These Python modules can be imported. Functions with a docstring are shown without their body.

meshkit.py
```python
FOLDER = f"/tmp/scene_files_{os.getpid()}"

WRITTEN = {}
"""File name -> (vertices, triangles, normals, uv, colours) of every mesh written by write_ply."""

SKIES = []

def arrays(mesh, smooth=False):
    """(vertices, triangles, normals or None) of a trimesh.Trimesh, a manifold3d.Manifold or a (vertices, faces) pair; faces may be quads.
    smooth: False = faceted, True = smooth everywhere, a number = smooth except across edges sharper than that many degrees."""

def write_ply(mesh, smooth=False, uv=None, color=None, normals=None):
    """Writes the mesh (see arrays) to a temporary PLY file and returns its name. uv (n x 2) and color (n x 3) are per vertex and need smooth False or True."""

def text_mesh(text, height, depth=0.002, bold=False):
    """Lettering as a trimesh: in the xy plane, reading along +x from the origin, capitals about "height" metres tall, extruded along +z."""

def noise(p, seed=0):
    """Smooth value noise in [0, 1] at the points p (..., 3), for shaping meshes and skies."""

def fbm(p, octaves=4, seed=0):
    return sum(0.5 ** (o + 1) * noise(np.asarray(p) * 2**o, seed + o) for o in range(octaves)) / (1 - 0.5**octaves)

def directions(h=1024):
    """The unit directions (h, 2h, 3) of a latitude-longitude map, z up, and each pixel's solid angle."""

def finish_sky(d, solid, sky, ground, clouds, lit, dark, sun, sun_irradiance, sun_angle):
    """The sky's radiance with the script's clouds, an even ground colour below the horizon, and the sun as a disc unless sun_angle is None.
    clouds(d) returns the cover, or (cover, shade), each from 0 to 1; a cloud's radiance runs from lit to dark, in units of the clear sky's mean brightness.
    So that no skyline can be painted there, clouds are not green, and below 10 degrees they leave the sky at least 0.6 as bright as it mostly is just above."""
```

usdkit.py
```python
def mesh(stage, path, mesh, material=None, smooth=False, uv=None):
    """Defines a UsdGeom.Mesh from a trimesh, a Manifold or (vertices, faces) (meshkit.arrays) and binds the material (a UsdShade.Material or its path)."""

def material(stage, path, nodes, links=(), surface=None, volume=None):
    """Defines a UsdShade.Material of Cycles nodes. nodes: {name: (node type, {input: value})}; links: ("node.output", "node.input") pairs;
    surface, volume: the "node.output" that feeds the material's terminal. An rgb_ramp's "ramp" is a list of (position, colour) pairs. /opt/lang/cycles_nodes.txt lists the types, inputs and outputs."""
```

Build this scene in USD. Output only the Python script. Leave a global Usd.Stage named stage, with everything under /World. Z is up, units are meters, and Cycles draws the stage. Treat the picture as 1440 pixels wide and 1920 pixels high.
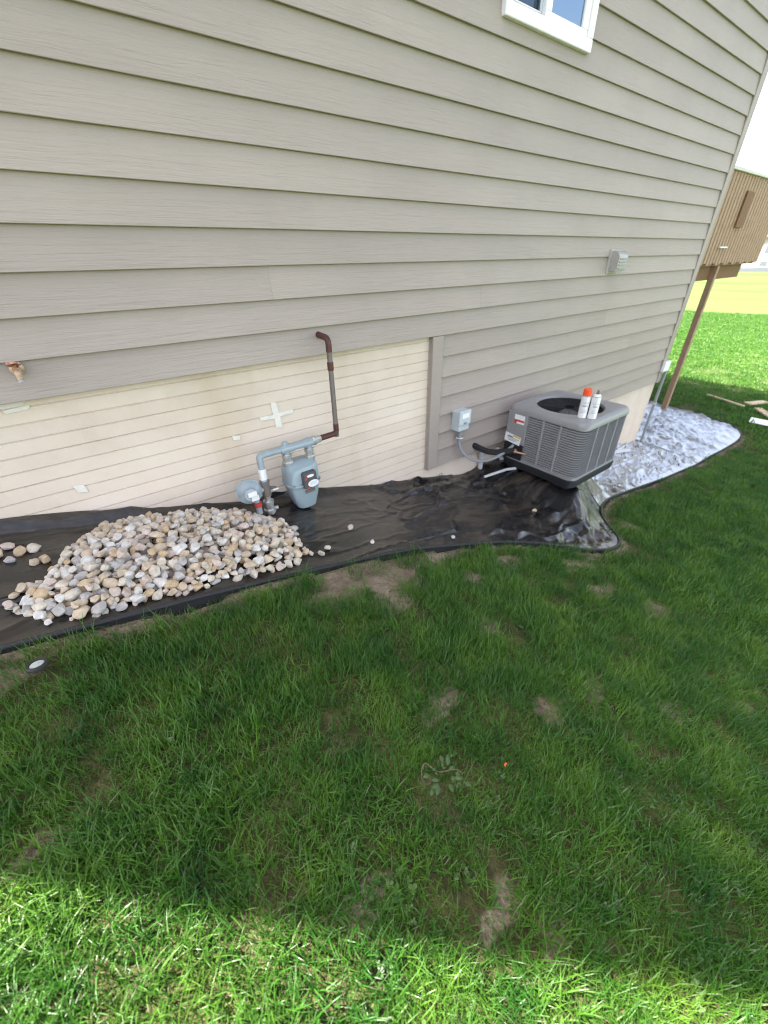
import math, random
import numpy as np, trimesh, usdkit, meshkit
from pxr import Usd, UsdGeom, UsdLux, UsdShade, Gf, Sdf, Vt

# ------------------------------------------------------------------ stage, camera, sky, sun, exposure
stage = Usd.Stage.CreateInMemory()
UsdGeom.SetStageUpAxis(stage, UsdGeom.Tokens.z); UsdGeom.SetStageMetersPerUnit(stage, 1.0)
stage.SetDefaultPrim(UsdGeom.Xform.Define(stage, '/World').GetPrim())
stage.DefinePrim('/World/Looks', 'Scope')
CAM_Z = 1.25
RIGHT = (0.7959908, -0.6049580, -0.0206016); UP = (0.3388426, 0.4171229, 0.8433233); FWD = (0.5015818, 0.6782583, -0.5370115)
cam = UsdGeom.Camera.Define(stage, '/World/camera')
cam.CreateHorizontalApertureAttr(36.0); cam.CreateVerticalApertureAttr(48.0); cam.CreateFocalLengthAttr(18.415)
cam.CreateClippingRangeAttr(Gf.Vec2f(0.05, 2000))
cam.CreateExposureAttr(2.68)
cam.CreateFStopAttr(2.8); cam.CreateFocusDistanceAttr(1.5)          # focus on the near grass, everything beyond a little soft
cam.AddTransformOp().Set(Gf.Matrix4d(*RIGHT, 0, *UP, 0, *[-c for c in FWD], 0, 0, 0, CAM_Z, 1))

SUN_E = math.radians(57); SX, SY = -0.745, 0.667
SUN = np.array([SX * math.cos(SUN_E), SY * math.cos(SUN_E), math.sin(SUN_E)])
dome = UsdLux.DomeLight.Define(stage, '/World/sky')
sky_mat = usdkit.material(stage, '/World/Looks/sky_light', {
    's': ('sky_texture', {'sky_type': 'single_scattering', 'sun_disc': False, 'sun_elevation': SUN_E, 'sun_rotation': math.atan2(SUN[0], SUN[1]), 'air_density': 0.7, 'aerosol_density': 3.0, 'ozone_density': 0.4}),
    'tc': ('texture_coordinate', {}), 'cm': ('mapping', {'scale': (1.0, 1.0, 2.5)}), 'cn': ('noise_texture', {'scale': 1.6, 'detail': 7, 'roughness': .6, 'distortion': .4}),
    'cr': ('map_range', {'from_min': .35, 'from_max': .65, 'to_min': .38, 'to_max': .85, 'clamp': True}),          # thin cloud veil, added to whiten the bluish skylight
    'bw': ('rgb_to_bw', {}), 'cc': ('mix', {'mix_type': 'multiply', 'fac': 1.0, 'color2': (1.0, .98, .955)}), 'mx': ('mix', {}),
    'b': ('background_shader', {'strength': 0.125})},
    [('tc.generated', 'cm.vector'), ('cm.vector', 'cn.vector'), ('cn.fac', 'cr.value'), ('cr.result', 'mx.fac'), ('s.color', 'mx.color1'), ('s.color', 'bw.color'), ('bw.val', 'cc.color1'), ('cc.color', 'mx.color2'), ('mx.color', 'b.color')], surface='b.background')
UsdShade.MaterialBindingAPI.Apply(dome.GetPrim()).Bind(sky_mat)
dome.GetPrim().SetCustomDataByKey('kind', 'structure')
sun = UsdLux.DistantLight.Define(stage, '/World/sun')
sun.CreateNormalizeAttr(True); sun.CreateIntensityAttr(1.25); sun.CreateAngleAttr(0.53); sun.CreateColorAttr(Gf.Vec3f(1.0, 0.93, 0.82))
zax = SUN / np.linalg.norm(SUN); xax = np.cross([0, 0, 1], zax); xax /= np.linalg.norm(xax); yax = np.cross(zax, xax)
sun.AddTransformOp().Set(Gf.Matrix4d(*map(float, xax), 0, *map(float, yax), 0, *map(float, zax), 0, 0, 0, 20, 1))

RNG = np.random.default_rng(11); random.seed(11)
D = 2.2457                       # the wall plane
Z0, EXPO = 0.7885, 0.1524        # bottom of the upper siding, board exposure
XL, XR = -2.18, 6.62             # ends of the house wall

# ------------------------------------------------------------------ helpers
_used = {}
def path_for(name, parent):
    base = parent + '/' + name
    n = _used.get(base, -1) + 1; _used[base] = n
    return base if n == 0 else '%s_%03d' % (base, n)
def pth(parent):
    if parent is None: return '/World'
    return str(parent.GetPath())
def obj(name, mesh, mat, parent=None, smooth=False, label=None):
    m = usdkit.mesh(stage, path_for(name, pth(parent)), mesh, M[mat] if isinstance(mat, str) else mat, smooth)
    p = m.GetPrim()
    if label: p.SetCustomDataByKey('label', label)
    return p
def tag(p, label=None, cat=None, group=None, kind=None):
    for k, v in (('label', label), ('category', cat), ('group', group), ('kind', kind)):
        if v: p.SetCustomDataByKey(k, v)
    return p
def thing(name, label, cat, loc=(0, 0, 0), group=None):
    x = UsdGeom.Xform.Define(stage, path_for(name, '/World')); x.AddTranslateOp().Set(Gf.Vec3d(*map(float, loc)))
    return tag(x.GetPrim(), label, cat, group)
cat_ = trimesh.util.concatenate
def box(x0, x1, y0, y1, z0, z1):
    m = trimesh.creation.box((x1 - x0, y1 - y0, z1 - z0)); m.apply_translation(((x0 + x1) / 2, (y0 + y1) / 2, (z0 + z1) / 2)); return m
def cbox(x0, x1, y0, y1, z0, z1, c=0.003):
    """box with chamfered edges"""
    pts = []
    for sx in (0, 1):
        for sy in (0, 1):
            for sz in (0, 1):
                b = [(x0, x1)[sx], (y0, y1)[sy], (z0, z1)[sz]]; s = [1 - 2 * sx, 1 - 2 * sy, 1 - 2 * sz]
                for k in range(3):
                    q = [b[i] + s[i] * c * (i != k) for i in range(3)]; pts.append(q)
    return trimesh.convex.convex_hull(np.array(pts))
def sbox(x0, x1, y0, y1, z0, z1, r=0.02, n=10):
    """rounded box: hull of spheres at the corners"""
    s = trimesh.creation.icosphere(2, r).vertices
    pts = [s + [x, y, z] for x in (x0 + r, x1 - r) for y in (y0 + r, y1 - r) for z in (z0 + r, z1 - r)]
    return trimesh.convex.convex_hull(np.vstack(pts))
def tube(pts, rad, n=14, cap=True):
    p = np.asarray(pts, float); t = np.gradient(p, axis=0); t /= np.linalg.norm(t, axis=1, keepdims=True) + 1e-12
    ref = np.array([0, 0, 1.0]) if abs(t[0, 2]) < .9 else np.array([1.0, 0, 0])
    a = np.cross(t[0], ref); a /= np.linalg.norm(a); A = []
    for i in range(len(p)):
        a = a - t[i] * np.dot(a, t[i]); a /= np.linalg.norm(a); A.append(a)
    A = np.array(A); B = np.cross(t, A); th = np.arange(n) * 2 * np.pi / n
    R = np.broadcast_to(np.asarray(rad, float), (len(p),))
    v = (p[:, None] + R[:, None, None] * (np.cos(th)[None, :, None] * A[:, None] + np.sin(th)[None, :, None] * B[:, None])).reshape(-1, 3)
    i, j = np.meshgrid(np.arange(len(p) - 1), np.arange(n), indexing='ij')
    q = np.stack([i * n + j, i * n + (j + 1) % n, (i + 1) * n + (j + 1) % n, (i + 1) * n + j], -1).reshape(-1, 4)
    f = np.vstack([q[:, [0, 1, 2]], q[:, [0, 2, 3]]])
    if cap:
        c0, c1 = len(v), len(v) + 1; v = np.vstack([v, p[0], p[-1]]); k = np.arange(n)
        f = np.vstack([f, np.stack([np.full(n, c0), (k + 1) % n, k], 1), np.stack([np.full(n, c1), (len(p) - 1) * n + k, (len(p) - 1) * n + (k + 1) % n], 1)])
    m = trimesh.Trimesh(v, f, process=False)
    if m.volume < 0: m.invert()
    return m
def cyl(a, b, r, n=18): return tube([a, b], r, n)
def arc_path(pts, r=0.03, n=6):
    """polyline with rounded corners"""
    p = [np.asarray(q, float) for q in pts]; out = [p[0]]
    for i in range(1, len(p) - 1):
        d0 = p[i - 1] - p[i]; d1 = p[i + 1] - p[i]; l0, l1 = np.linalg.norm(d0), np.linalg.norm(d1); k = min(r, l0 * .49, l1 * .49)
        a, b = p[i] + d0 / l0 * k, p[i] + d1 / l1 * k
        for s in np.linspace(0, 1, n): out.append((1 - s) ** 2 * a + 2 * s * (1 - s) * p[i] + s * s * b)
    return np.array(out + [p[-1]])
def spline(pts, n=60):
    from scipy.interpolate import CubicSpline
    p = np.asarray(pts, float); u = np.r_[0, np.cumsum(np.linalg.norm(np.diff(p, axis=0), axis=1))]
    return CubicSpline(u, p)(np.linspace(0, u[-1], n))
def lathe(prof, axis_from, axis_dir, n=24):
    """prof: (radius, height) pairs"""
    m = trimesh.creation.revolve(np.array(prof, float), sections=n)
    d = np.asarray(axis_dir, float); d /= np.linalg.norm(d)
    m.apply_transform(trimesh.geometry.align_vectors([0, 0, 1], d)); m.apply_translation(axis_from); return m
def grid_mesh(X, Y, Z):
    n, m = X.shape; v = np.stack([X, Y, Z], -1).reshape(-1, 3)
    i, j = np.meshgrid(np.arange(n - 1), np.arange(m - 1), indexing='ij')
    a = i * m + j; q = np.stack([a, a + m, a + m + 1, a + 1], -1).reshape(-1, 4)
    return (v, np.vstack([q[:, [0, 1, 2]], q[:, [0, 2, 3]]]))

# ------------------------------------------------------------------ materials
M = {}
def mat(name, nodes, links, surface='p.BSDF'):
    M[name] = usdkit.material(stage, '/World/Looks/' + name, nodes, links, surface=surface)
def plain(name, col, rough=0.5, metal=0.0, var=0.12, scale=20, bump=0.0, bscale=120, spec=0.5, coat=0):
    c = np.array(col)
    nodes = {'g': ('geometry', {}), 'n': ('noise_texture', {'scale': scale, 'detail': 5, 'roughness': .6}),
             'r': ('rgb_ramp', {'ramp': [(.25, tuple(c * (1 - var))), (.75, tuple(np.minimum(c * (1 + var), .95)))]}),
             'rr': ('map_range', {'from_min': .3, 'from_max': .7, 'to_min': max(rough - .08, .03), 'to_max': min(rough + .08, 1)}),
             'p': ('principled_bsdf', {'metallic': metal, 'specular_ior_level': spec, 'coat_weight': coat})}
    links = [('g.position', 'n.vector'), ('n.fac', 'r.fac'), ('r.color', 'p.base_color'), ('n.fac', 'rr.value'), ('rr.result', 'p.roughness')]
    if bump:
        nodes['bn'] = ('noise_texture', {'scale': bscale, 'detail': 4}); nodes['b'] = ('bump', {'strength': bump, 'distance': .002})
        links += [('g.position', 'bn.vector'), ('bn.fac', 'b.height'), ('b.normal', 'p.normal')]
    mat(name, nodes, links)

# painted fibre-cement boards with an embossed wood grain
def siding_material(name, col, grain=.45):
    c = np.array(col)
    mat(name, {
        'g': ('geometry', {}), 'o': ('object_info', {}),
        'off': ('combine_xyz', {}), 'k': ('math', {'math_type': 'multiply', 'value2': 37.0}),
        'add': ('mix', {'mix_type': 'add', 'fac': 1.0}),
        'map': ('mapping', {'scale': (2.2, 1.0, 34.0)}), 'n': ('noise_texture', {'scale': 1.6, 'detail': 6, 'roughness': .6, 'distortion': .9}),
        'map2': ('mapping', {'scale': (6.0, 4.0, 130.0)}), 'n2': ('noise_texture', {'scale': 1.0, 'detail': 3, 'roughness': .5, 'distortion': .4}),
        'sum': ('math', {'math_type': 'multiply_add', 'value2': .35}),
        'b': ('bump', {'strength': grain, 'distance': .007}),
        'tone': ('noise_texture', {'scale': .9, 'detail': 5, 'roughness': .65}),
        'tr': ('rgb_ramp', {'ramp': [(.3, tuple(c * .92)), (.7, tuple(c * 1.07))]}),
        'hv': ('hsv', {}), 'vv': ('map_range', {'from_min': 0, 'from_max': 1, 'to_min': .95, 'to_max': 1.05}),
        'p': ('principled_bsdf', {'roughness': .52, 'specular_ior_level': .4})},
        [('o.random', 'k.value1'), ('k.value', 'off.x'), ('k.value', 'off.z'), ('g.position', 'add.color1'), ('off.vector', 'add.color2'),
         ('add.color', 'map.vector'), ('map.vector', 'n.vector'), ('add.color', 'map2.vector'), ('map2.vector', 'n2.vector'),
         ('n2.fac', 'sum.value1'), ('n.fac', 'sum.value3'), ('sum.value', 'b.height'), ('b.normal', 'p.normal'),
         ('add.color', 'tone.vector'), ('tone.fac', 'tr.fac'), ('o.random', 'vv.value'), ('vv.result', 'hv.value'), ('tr.color', 'hv.color'), ('hv.color', 'p.base_color')])
siding_material('siding_paint', (.322, .273, .242), .6)
siding_material('trim_paint', (.308, .262, .231), .3)

# cast concrete: cream, with faint pale seams, ochre stains and pinholes
mat('concrete', {
    'g': ('geometry', {}), 'n': ('noise_texture', {'scale': 2.2, 'detail': 7, 'roughness': .62}),
    'r': ('rgb_ramp', {'ramp': [(.25, (.575, .475, .385)), (.5, (.665, .56, .465)), (.75, (.705, .61, .52))]}),
    'sm': ('mapping', {'scale': (1.7, 1, .35)}), 'sn': ('noise_texture', {'scale': 1.5, 'detail': 4}),
    'sr': ('rgb_ramp', {'ramp': [(.56, (0, 0, 0)), (.70, (1, 1, 1))]}), 'o': ('object_info', {}), 'hv': ('hsv', {}), 'vv': ('map_range', {'from_min': 0, 'from_max': 1, 'to_min': .95, 'to_max': 1.04}), 'st': ('mix', {'color2': (.50, .40, .26)}), 'sf': ('math', {'math_type': 'multiply', 'value2': .45}),
    'fn': ('noise_texture', {'scale': 60, 'detail': 5, 'roughness': .7}), 'b': ('bump', {'strength': .35, 'distance': .003}),
    'p': ('principled_bsdf', {'roughness': .85, 'specular_ior_level': .25})},
    [('o.random', 'vv.value'), ('vv.result', 'hv.value'), ('st.color', 'hv.color'), ('hv.color', 'p.base_color'), ('g.position', 'n.vector'), ('n.fac', 'r.fac'), ('g.position', 'sm.vector'), ('sm.vector', 'sn.vector'), ('sn.fac', 'sr.fac'), ('sr.color', 'sf.value1'), ('sf.value', 'st.fac'),
     ('r.color', 'st.color1'), ('g.position', 'fn.vector'), ('fn.fac', 'b.height'), ('b.normal', 'p.normal')])
plain('white_mark', (.69, .655, .59), .8, var=.08, scale=40)
plain('dark_mark', (.05, .045, .04), .8)
plain('plain_wall', (.38, .36, .31), .7)
plain('shingle', (.06, .055, .05), .9, bump=.5)
plain('vinyl_white', (.78, .77, .79), .35, var=.03)
plain('interior', (.12, .11, .10), .9)
plain('ac_paint', (.25, .25, .253), .38, var=.06, scale=8, coat=.1)
plain('ac_dark', (.012, .012, .014), .5)
plain('ac_base', (.014, .015, .018), .55, var=.2)
plain('galv', (.52, .52, .50), .38, metal=.85, var=.15, scale=30)
plain('meter_paint', (.27, .335, .365), .42, var=.08, scale=14, coat=.1)
plain('meter_pipe_paint', (.29, .345, .375), .42, var=.12, scale=20)
plain('pipe_grey', (.15, .125, .115), .55, var=.15, scale=25)
plain('pipe_red', (.07, .024, .017), .55, var=.25, scale=30)
plain('tape_white', (.74, .74, .74), .5, var=.05)
plain('label_white', (.78, .78, .78), .4, var=.04)
plain('label_red', (.50, .05, .04), .4)
plain('label_yellow', (.62, .48, .08), .4)
plain('label_ink', (.10, .10, .11), .5)
plain('box_grey', (.47, .52, .53), .42, var=.05)
plain('conduit_grey', (.25, .26, .275), .45, var=.1)
plain('black_foam', (.012, .012, .013), .8, var=.3, scale=60, bump=.4)
plain('copper', (.45, .24, .16), .35, metal=.7, var=.2, scale=60)
plain('brass', (.46, .32, .23), .42, metal=.35, var=.2, scale=60)
plain('pvc', (.55, .56, .58), .45, var=.08)
plain('vent_grey', (.36, .345, .32), .45, var=.06)
plain('vent_dark', (.07, .07, .07), .6)
plain('vent_slot', (.30, .30, .30), .6)
plain('can_white', (.74, .74, .75), .3, var=.03, coat=.3)
plain('can_print', (.42, .44, .50), .4)
plain('cap_orange', (.85, .085, .02), .38, var=.03)
plain('can_metal', (.55, .55, .56), .3, metal=.9)
plain('edging_black', (.018, .018, .02), .6, var=.25, scale=30)
plain('deck_wood', (.33, .21, .13), .75, var=.22, scale=12, bump=.2)
plain('deck_wood_dark', (.17, .085, .035), .8, var=.25, scale=12)
plain('deck_back', (.22, .14, .09), .8, var=.2)
plain('rail_cap', (.55, .53, .49), .6)
plain('lumber', (.50, .40, .26), .7, var=.15)
plain('soil', (.13, .09, .06), .95, var=.35, scale=30, bump=.6, bscale=60)
plain('rubber', (.016, .016, .017), .6)
plain('disc_grey', (.42, .45, .43), .45)
plain('weed_leaf', (.055, .095, .04), .85, var=.3, scale=80, spec=.12)
plain('weed_stem', (.10, .075, .045), .7)
plain('far_wall', (.34, .30, .29), .7)
plain('far_roof', (.10, .10, .11), .8)
plain('far_dark', (.09, .10, .12), .3)
STONES = {'tan': (.53, .43, .315), 'cream': (.58, .515, .425), 'white': (.61, .585, .55), 'grey': (.43, .405, .385), 'pinkish': (.54, .445, .385), 'ochre': (.51, .385, .245)}
for k, c in STONES.items(): plain('stone_' + k, c, .65, var=.30, scale=38, bump=.6, bscale=130, spec=.3)
# window glass: lets light in, mirrors the sky
for nm, ior, tint in (('glass', 4.0, (.9, .95, 1.0)), ('glass_screened', 2.0, (.55, .58, .62))):
    mat(nm, {'f': ('fresnel', {'IOR': ior}), 't': ('transparent_bsdf', {'color': tint}), 'g': ('glossy_bsdf', {'color': (.66, .86, 1.0), 'roughness': .01}), 'm': ('mix_closure', {})},
        [('f.fac', 'm.fac'), ('t.BSDF', 'm.closure1'), ('g.BSDF', 'm.closure2')], surface='m.closure')
# black polyethylene: glossy, with dried mud film
mat('black_plastic', {
    'g': ('geometry', {}), 'n': ('noise_texture', {'scale': 1.8, 'detail': 6, 'roughness': .65, 'distortion': .6}), 'mp': ('mapping', {'scale': (1, 2.6, 1)}),
    'r': ('rgb_ramp', {'ramp': [(.46, (.005, .005, .006)), (.60, (.040, .032, .025)), (.76, (.095, .075, .058))]}),
    'rr': ('map_range', {'from_min': .40, 'from_max': .70, 'to_min': .16, 'to_max': .42}),
    'fn': ('noise_texture', {'scale': 11, 'detail': 3, 'distortion': .8}), 'b': ('bump', {'strength': .10, 'distance': .004}),
    'p': ('principled_bsdf', {'ior': 1.5, 'specular_ior_level': .75})},
    [('g.position', 'mp.vector'), ('mp.vector', 'n.vector'), ('n.fac', 'r.fac'), ('r.color', 'p.base_color'), ('n.fac', 'rr.value'), ('rr.result', 'p.roughness'),
     ('mp.vector', 'fn.vector'), ('fn.fac', 'b.height'), ('b.normal', 'p.normal')])
mat('painted_sheen_plastic', {  # silver colour stands in for bright sky reflected in the sheet; brown is dirt
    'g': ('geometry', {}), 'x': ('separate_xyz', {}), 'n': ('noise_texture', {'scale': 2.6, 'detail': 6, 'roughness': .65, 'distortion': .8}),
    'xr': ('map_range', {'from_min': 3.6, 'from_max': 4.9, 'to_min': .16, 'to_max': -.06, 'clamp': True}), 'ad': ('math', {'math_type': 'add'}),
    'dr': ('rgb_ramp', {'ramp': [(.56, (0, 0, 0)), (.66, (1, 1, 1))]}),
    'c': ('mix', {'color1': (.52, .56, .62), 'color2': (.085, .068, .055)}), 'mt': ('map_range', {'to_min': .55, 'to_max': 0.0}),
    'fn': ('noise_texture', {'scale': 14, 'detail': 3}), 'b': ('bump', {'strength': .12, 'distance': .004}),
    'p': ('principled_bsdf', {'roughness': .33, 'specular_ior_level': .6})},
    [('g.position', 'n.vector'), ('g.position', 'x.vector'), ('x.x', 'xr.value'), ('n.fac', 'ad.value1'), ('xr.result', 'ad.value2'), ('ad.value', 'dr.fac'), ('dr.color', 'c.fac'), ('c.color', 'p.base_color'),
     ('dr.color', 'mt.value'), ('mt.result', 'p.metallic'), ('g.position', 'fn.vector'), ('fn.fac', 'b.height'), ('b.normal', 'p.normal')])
# lawn floor: soil and thatch near the house, turf colour where blades are no longer built
mat('lawn_floor', {
    'g': ('geometry', {}), 'x': ('separate_xyz', {}), 'n': ('noise_texture', {'scale': 9, 'detail': 8, 'roughness': .7}),
    'dirt': ('rgb_ramp', {'ramp': [(.30, (.10, .075, .053)), (.5, (.20, .155, .115)), (.68, (.32, .26, .20))]}), 'th': ('rgb_ramp', {'ramp': [(.30, (.030, .030, .014)), (.5, (.060, .058, .024)), (.68, (.12, .105, .05))]}), 'at': ('attribute', {'attribute': 'bare'}), 'bn': ('noise_texture', {'scale': 38, 'detail': 6, 'roughness': .7}), 'bm': ('math', {'math_type': 'multiply_add', 'value2': 1.5}), 'bs': ('map_range', {'from_min': .85, 'from_max': 1.25, 'to_min': 0, 'to_max': 1, 'clamp': True}), 'soil': ('mix', {}),
    'n2': ('noise_texture', {'scale': .16, 'detail': 6, 'roughness': .6, 'distortion': .5}), 'mp': ('mapping', {'scale': (1, .35, 1)}),
    'turf': ('rgb_ramp', {'ramp': [(.38, (.060, .108, .026)), (.50, (.080, .130, .033)), (.62, (.095, .138, .038)), (.74, (.13, .14, .052))]}),
    'far': ('map_range', {'from_min': 7, 'from_max': 20, 'to_min': 0, 'to_max': 1, 'clamp': True}), 'fy': ('map_range', {'from_min': -1.8, 'from_max': -3.5, 'to_min': 0, 'to_max': 1, 'clamp': True}), 'fm': ('math', {'math_type': 'maximum'}), 'm': ('mix', {}),
    'fn': ('noise_texture', {'scale': 50, 'detail': 5}), 'b': ('bump', {'strength': 1.0, 'distance': .02}),
    'p': ('principled_bsdf', {'roughness': .95, 'specular_ior_level': .15})},
    [('g.position', 'x.vector'), ('g.position', 'n.vector'), ('n.fac', 'dirt.fac'), ('n.fac', 'th.fac'), ('at.fac', 'bm.value1'), ('g.position', 'bn.vector'), ('bn.fac', 'bm.value3'), ('bm.value', 'bs.value'), ('bs.result', 'soil.fac'), ('th.color', 'soil.color1'), ('dirt.color', 'soil.color2'), ('g.position', 'mp.vector'), ('mp.vector', 'n2.vector'), ('n2.fac', 'turf.fac'), ('x.x', 'far.value'), ('x.y', 'fy.value'), ('far.result', 'fm.value1'), ('fy.result', 'fm.value2'), ('fm.value', 'm.fac'),
     ('soil.color', 'm.color1'), ('turf.color', 'm.color2'), ('m.color', 'p.base_color'), ('g.position', 'fn.vector'), ('fn.fac', 'b.height'), ('b.normal', 'p.normal')])
def blade_material(name, a, b, c):
    mat(name, {
        'g': ('geometry', {}), 'r': ('rgb_ramp', {'ramp': [(0, a), (.5, b), (.84, c), (.92, (.27, .25, .11)), (1, (.30, .23, .12))]}),
        'n': ('noise_texture', {'scale': 5.5, 'detail': 4, 'roughness': .65}), 'h': ('hsv', {'fac': 1.0}),
        'hv': ('map_range', {'from_min': .3, 'from_max': .7, 'to_min': .482, 'to_max': .535}), 'vv': ('map_range', {'from_min': .3, 'from_max': .7, 'to_min': 1.5, 'to_max': .62}),
        'p': ('principled_bsdf', {'roughness': .42, 'specular_ior_level': .6}), 't': ('translucent_bsdf', {}), 'm': ('mix_closure', {'fac': .38})},
        [('g.random_per_island', 'r.fac'), ('g.position', 'n.vector'), ('n.fac', 'hv.value'), ('n.fac', 'vv.value'), ('hv.result', 'h.hue'), ('vv.result', 'h.value'), ('r.color', 'h.color'),
         ('h.color', 'p.base_color'), ('h.color', 't.color'), ('p.BSDF', 'm.closure1'), ('t.BSDF', 'm.closure2')], surface='m.closure')
blade_material('grass_blade', (.065, .155, .016), (.125, .235, .034), (.26, .30, .10))
blade_material('clover_leaf', (.06, .125, .02), (.085, .16, .03), (.12, .18, .045))

# ------------------------------------------------------------------ ground
GX = [-60, -8, -2.571, -0.514, 0.103, 0.531, 1.029, 1.543, 2.143, 2.743, 4.286, 6.429, 7.714, 10.286, 25.714, 200]
GZ = [1.9, 1.15, 0.521, 0.221, 0.093, -0.014, -0.121, -0.267, -0.404, -0.55, -0.893, -1.219, -1.364, -1.536, -1.836, -2.2]
def gz(x, y): return np.interp(x, GX, GZ) - 0.03 * np.clip(D - y, 0, 6)
EDGE = np.array([(-2.6, 1.45), (-1.5, 1.435), (-.5, 1.44), (.1, 1.42), (.53, 1.425), (.95, 1.39), (1.45, 1.345), (1.85, 1.255), (2.15, 1.11), (2.44, .915), (2.70, .835), (2.88, .86), (3.0, .94), (3.12, 1.06), (3.32, 1.21),
                 (3.65, 1.33), (4.1, 1.385), (5.0, 1.375), (6.13, 1.36), (7.8, 1.39), (8.8, 1.43), (9.25, 1.58), (9.55, 1.95), (9.75, 2.5), (9.85, 3.1), (9.9, 4.2)])
edge_line = spline(np.c_[EDGE, np.zeros(len(EDGE))], 700)[:, :2]
def outer(x):
    k = edge_line[:, 0] < 9.0
    return np.interp(x, edge_line[k, 0], edge_line[k, 1])
def in_bed(x, y):
    x, y = np.asarray(x), np.asarray(y)
    e = np.where(x < 9.0, outer(x), np.interp(x, [9.0, 9.25, 9.55, 9.75, 9.9], [1.47, 1.58, 1.95, 2.5, 4.2]))
    return (y > e) & (x < 9.88)
BARE = [(.355, .06, .05, .03), (1.46, .02, .06, .035), (2.04, .60, .09, .05), (1.35, 1.02, .10, .06), (.66, 1.27, .20, .10), (.95, 1.22, .16, .09), (1.30, 1.24, .16, .07), (1.75, 1.05, .14, .06), (2.2, .83, .14, .06), (.85, 1.05, .10, .05), (1.1, .72, .08, .05),
        (.62, .55, .06, .04), (1.25, .30, .07, .04), (1.0, .30, .05, .03), (2.2, .35, .10, .05), (2.6, .62, .08, .05), (.45, -.02, .05, .03), (.12, .26, .07, .035), (-.44, .72, .06, .05), (-.50, 1.30, .06, .05), (1.75, -.15, .09, .05), (3.3, .95, .12, .06)]
def steps(*seg):
    return np.unique(np.concatenate([np.linspace(a, b, n) for a, b, n in seg]).round(4))
gx = steps((-250, -20, 12), (-20, -3, 18), (-3, 11, 360), (11, 30, 60), (30, 100, 30), (100, 500, 14))
gy = steps((-250, -20, 12), (-20, -4, 20), (-4, 5, 260), (5, 30, 40), (30, 100, 20), (100, 500, 14))
X, Y = np.meshgrid(gx, gy, indexing='ij')
near = np.exp(-np.maximum(0, np.hypot(X - 2, Y) - 8) / 6)
Zg = gz(X, Y) + near * (meshkit.fbm(np.stack([X * 2.3, Y * 2.3, X * 0], -1), 4, 3) - .5) * .05
Zg = Zg - np.where(in_bed(X, Y) & (X > -3), .06, 0) + (1 - near) * (meshkit.fbm(np.stack([X * .03, Y * .03, X * 0], -1), 3, 5) - .5) * .9
lg = obj('lawn_ground', grid_mesh(X, Y, Zg), 'lawn_floor', smooth=True); tag(lg, kind='structure')
bare = np.zeros_like(X)
def warp(x, y):
    w = lambda s, k: meshkit.fbm(np.stack([x * s, y * s, x * 0], -1), 3, k) - .5
    return x + w(9, 51) * .16, y + w(9, 52) * .13
XW, YW = warp(X, Y)
for bx, by, ra, rb in BARE: bare = np.maximum(bare, np.clip(1.7 - np.hypot((XW - bx) / ra, (YW - by) / rb), 0, 1))
bare = np.maximum(bare, np.clip(1 - np.abs(outer(np.clip(X, -2.6, 9)) - Y - .02) / .12, 0, 1) * (X < 9) * (X > -2.6) * .6)
UsdGeom.PrimvarsAPI(UsdGeom.Mesh(lg)).CreatePrimvar('bare', Sdf.ValueTypeNames.FloatArray, 'vertex').Set(Vt.FloatArray.FromNumpy(bare.astype(np.float32).ravel()))

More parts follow.
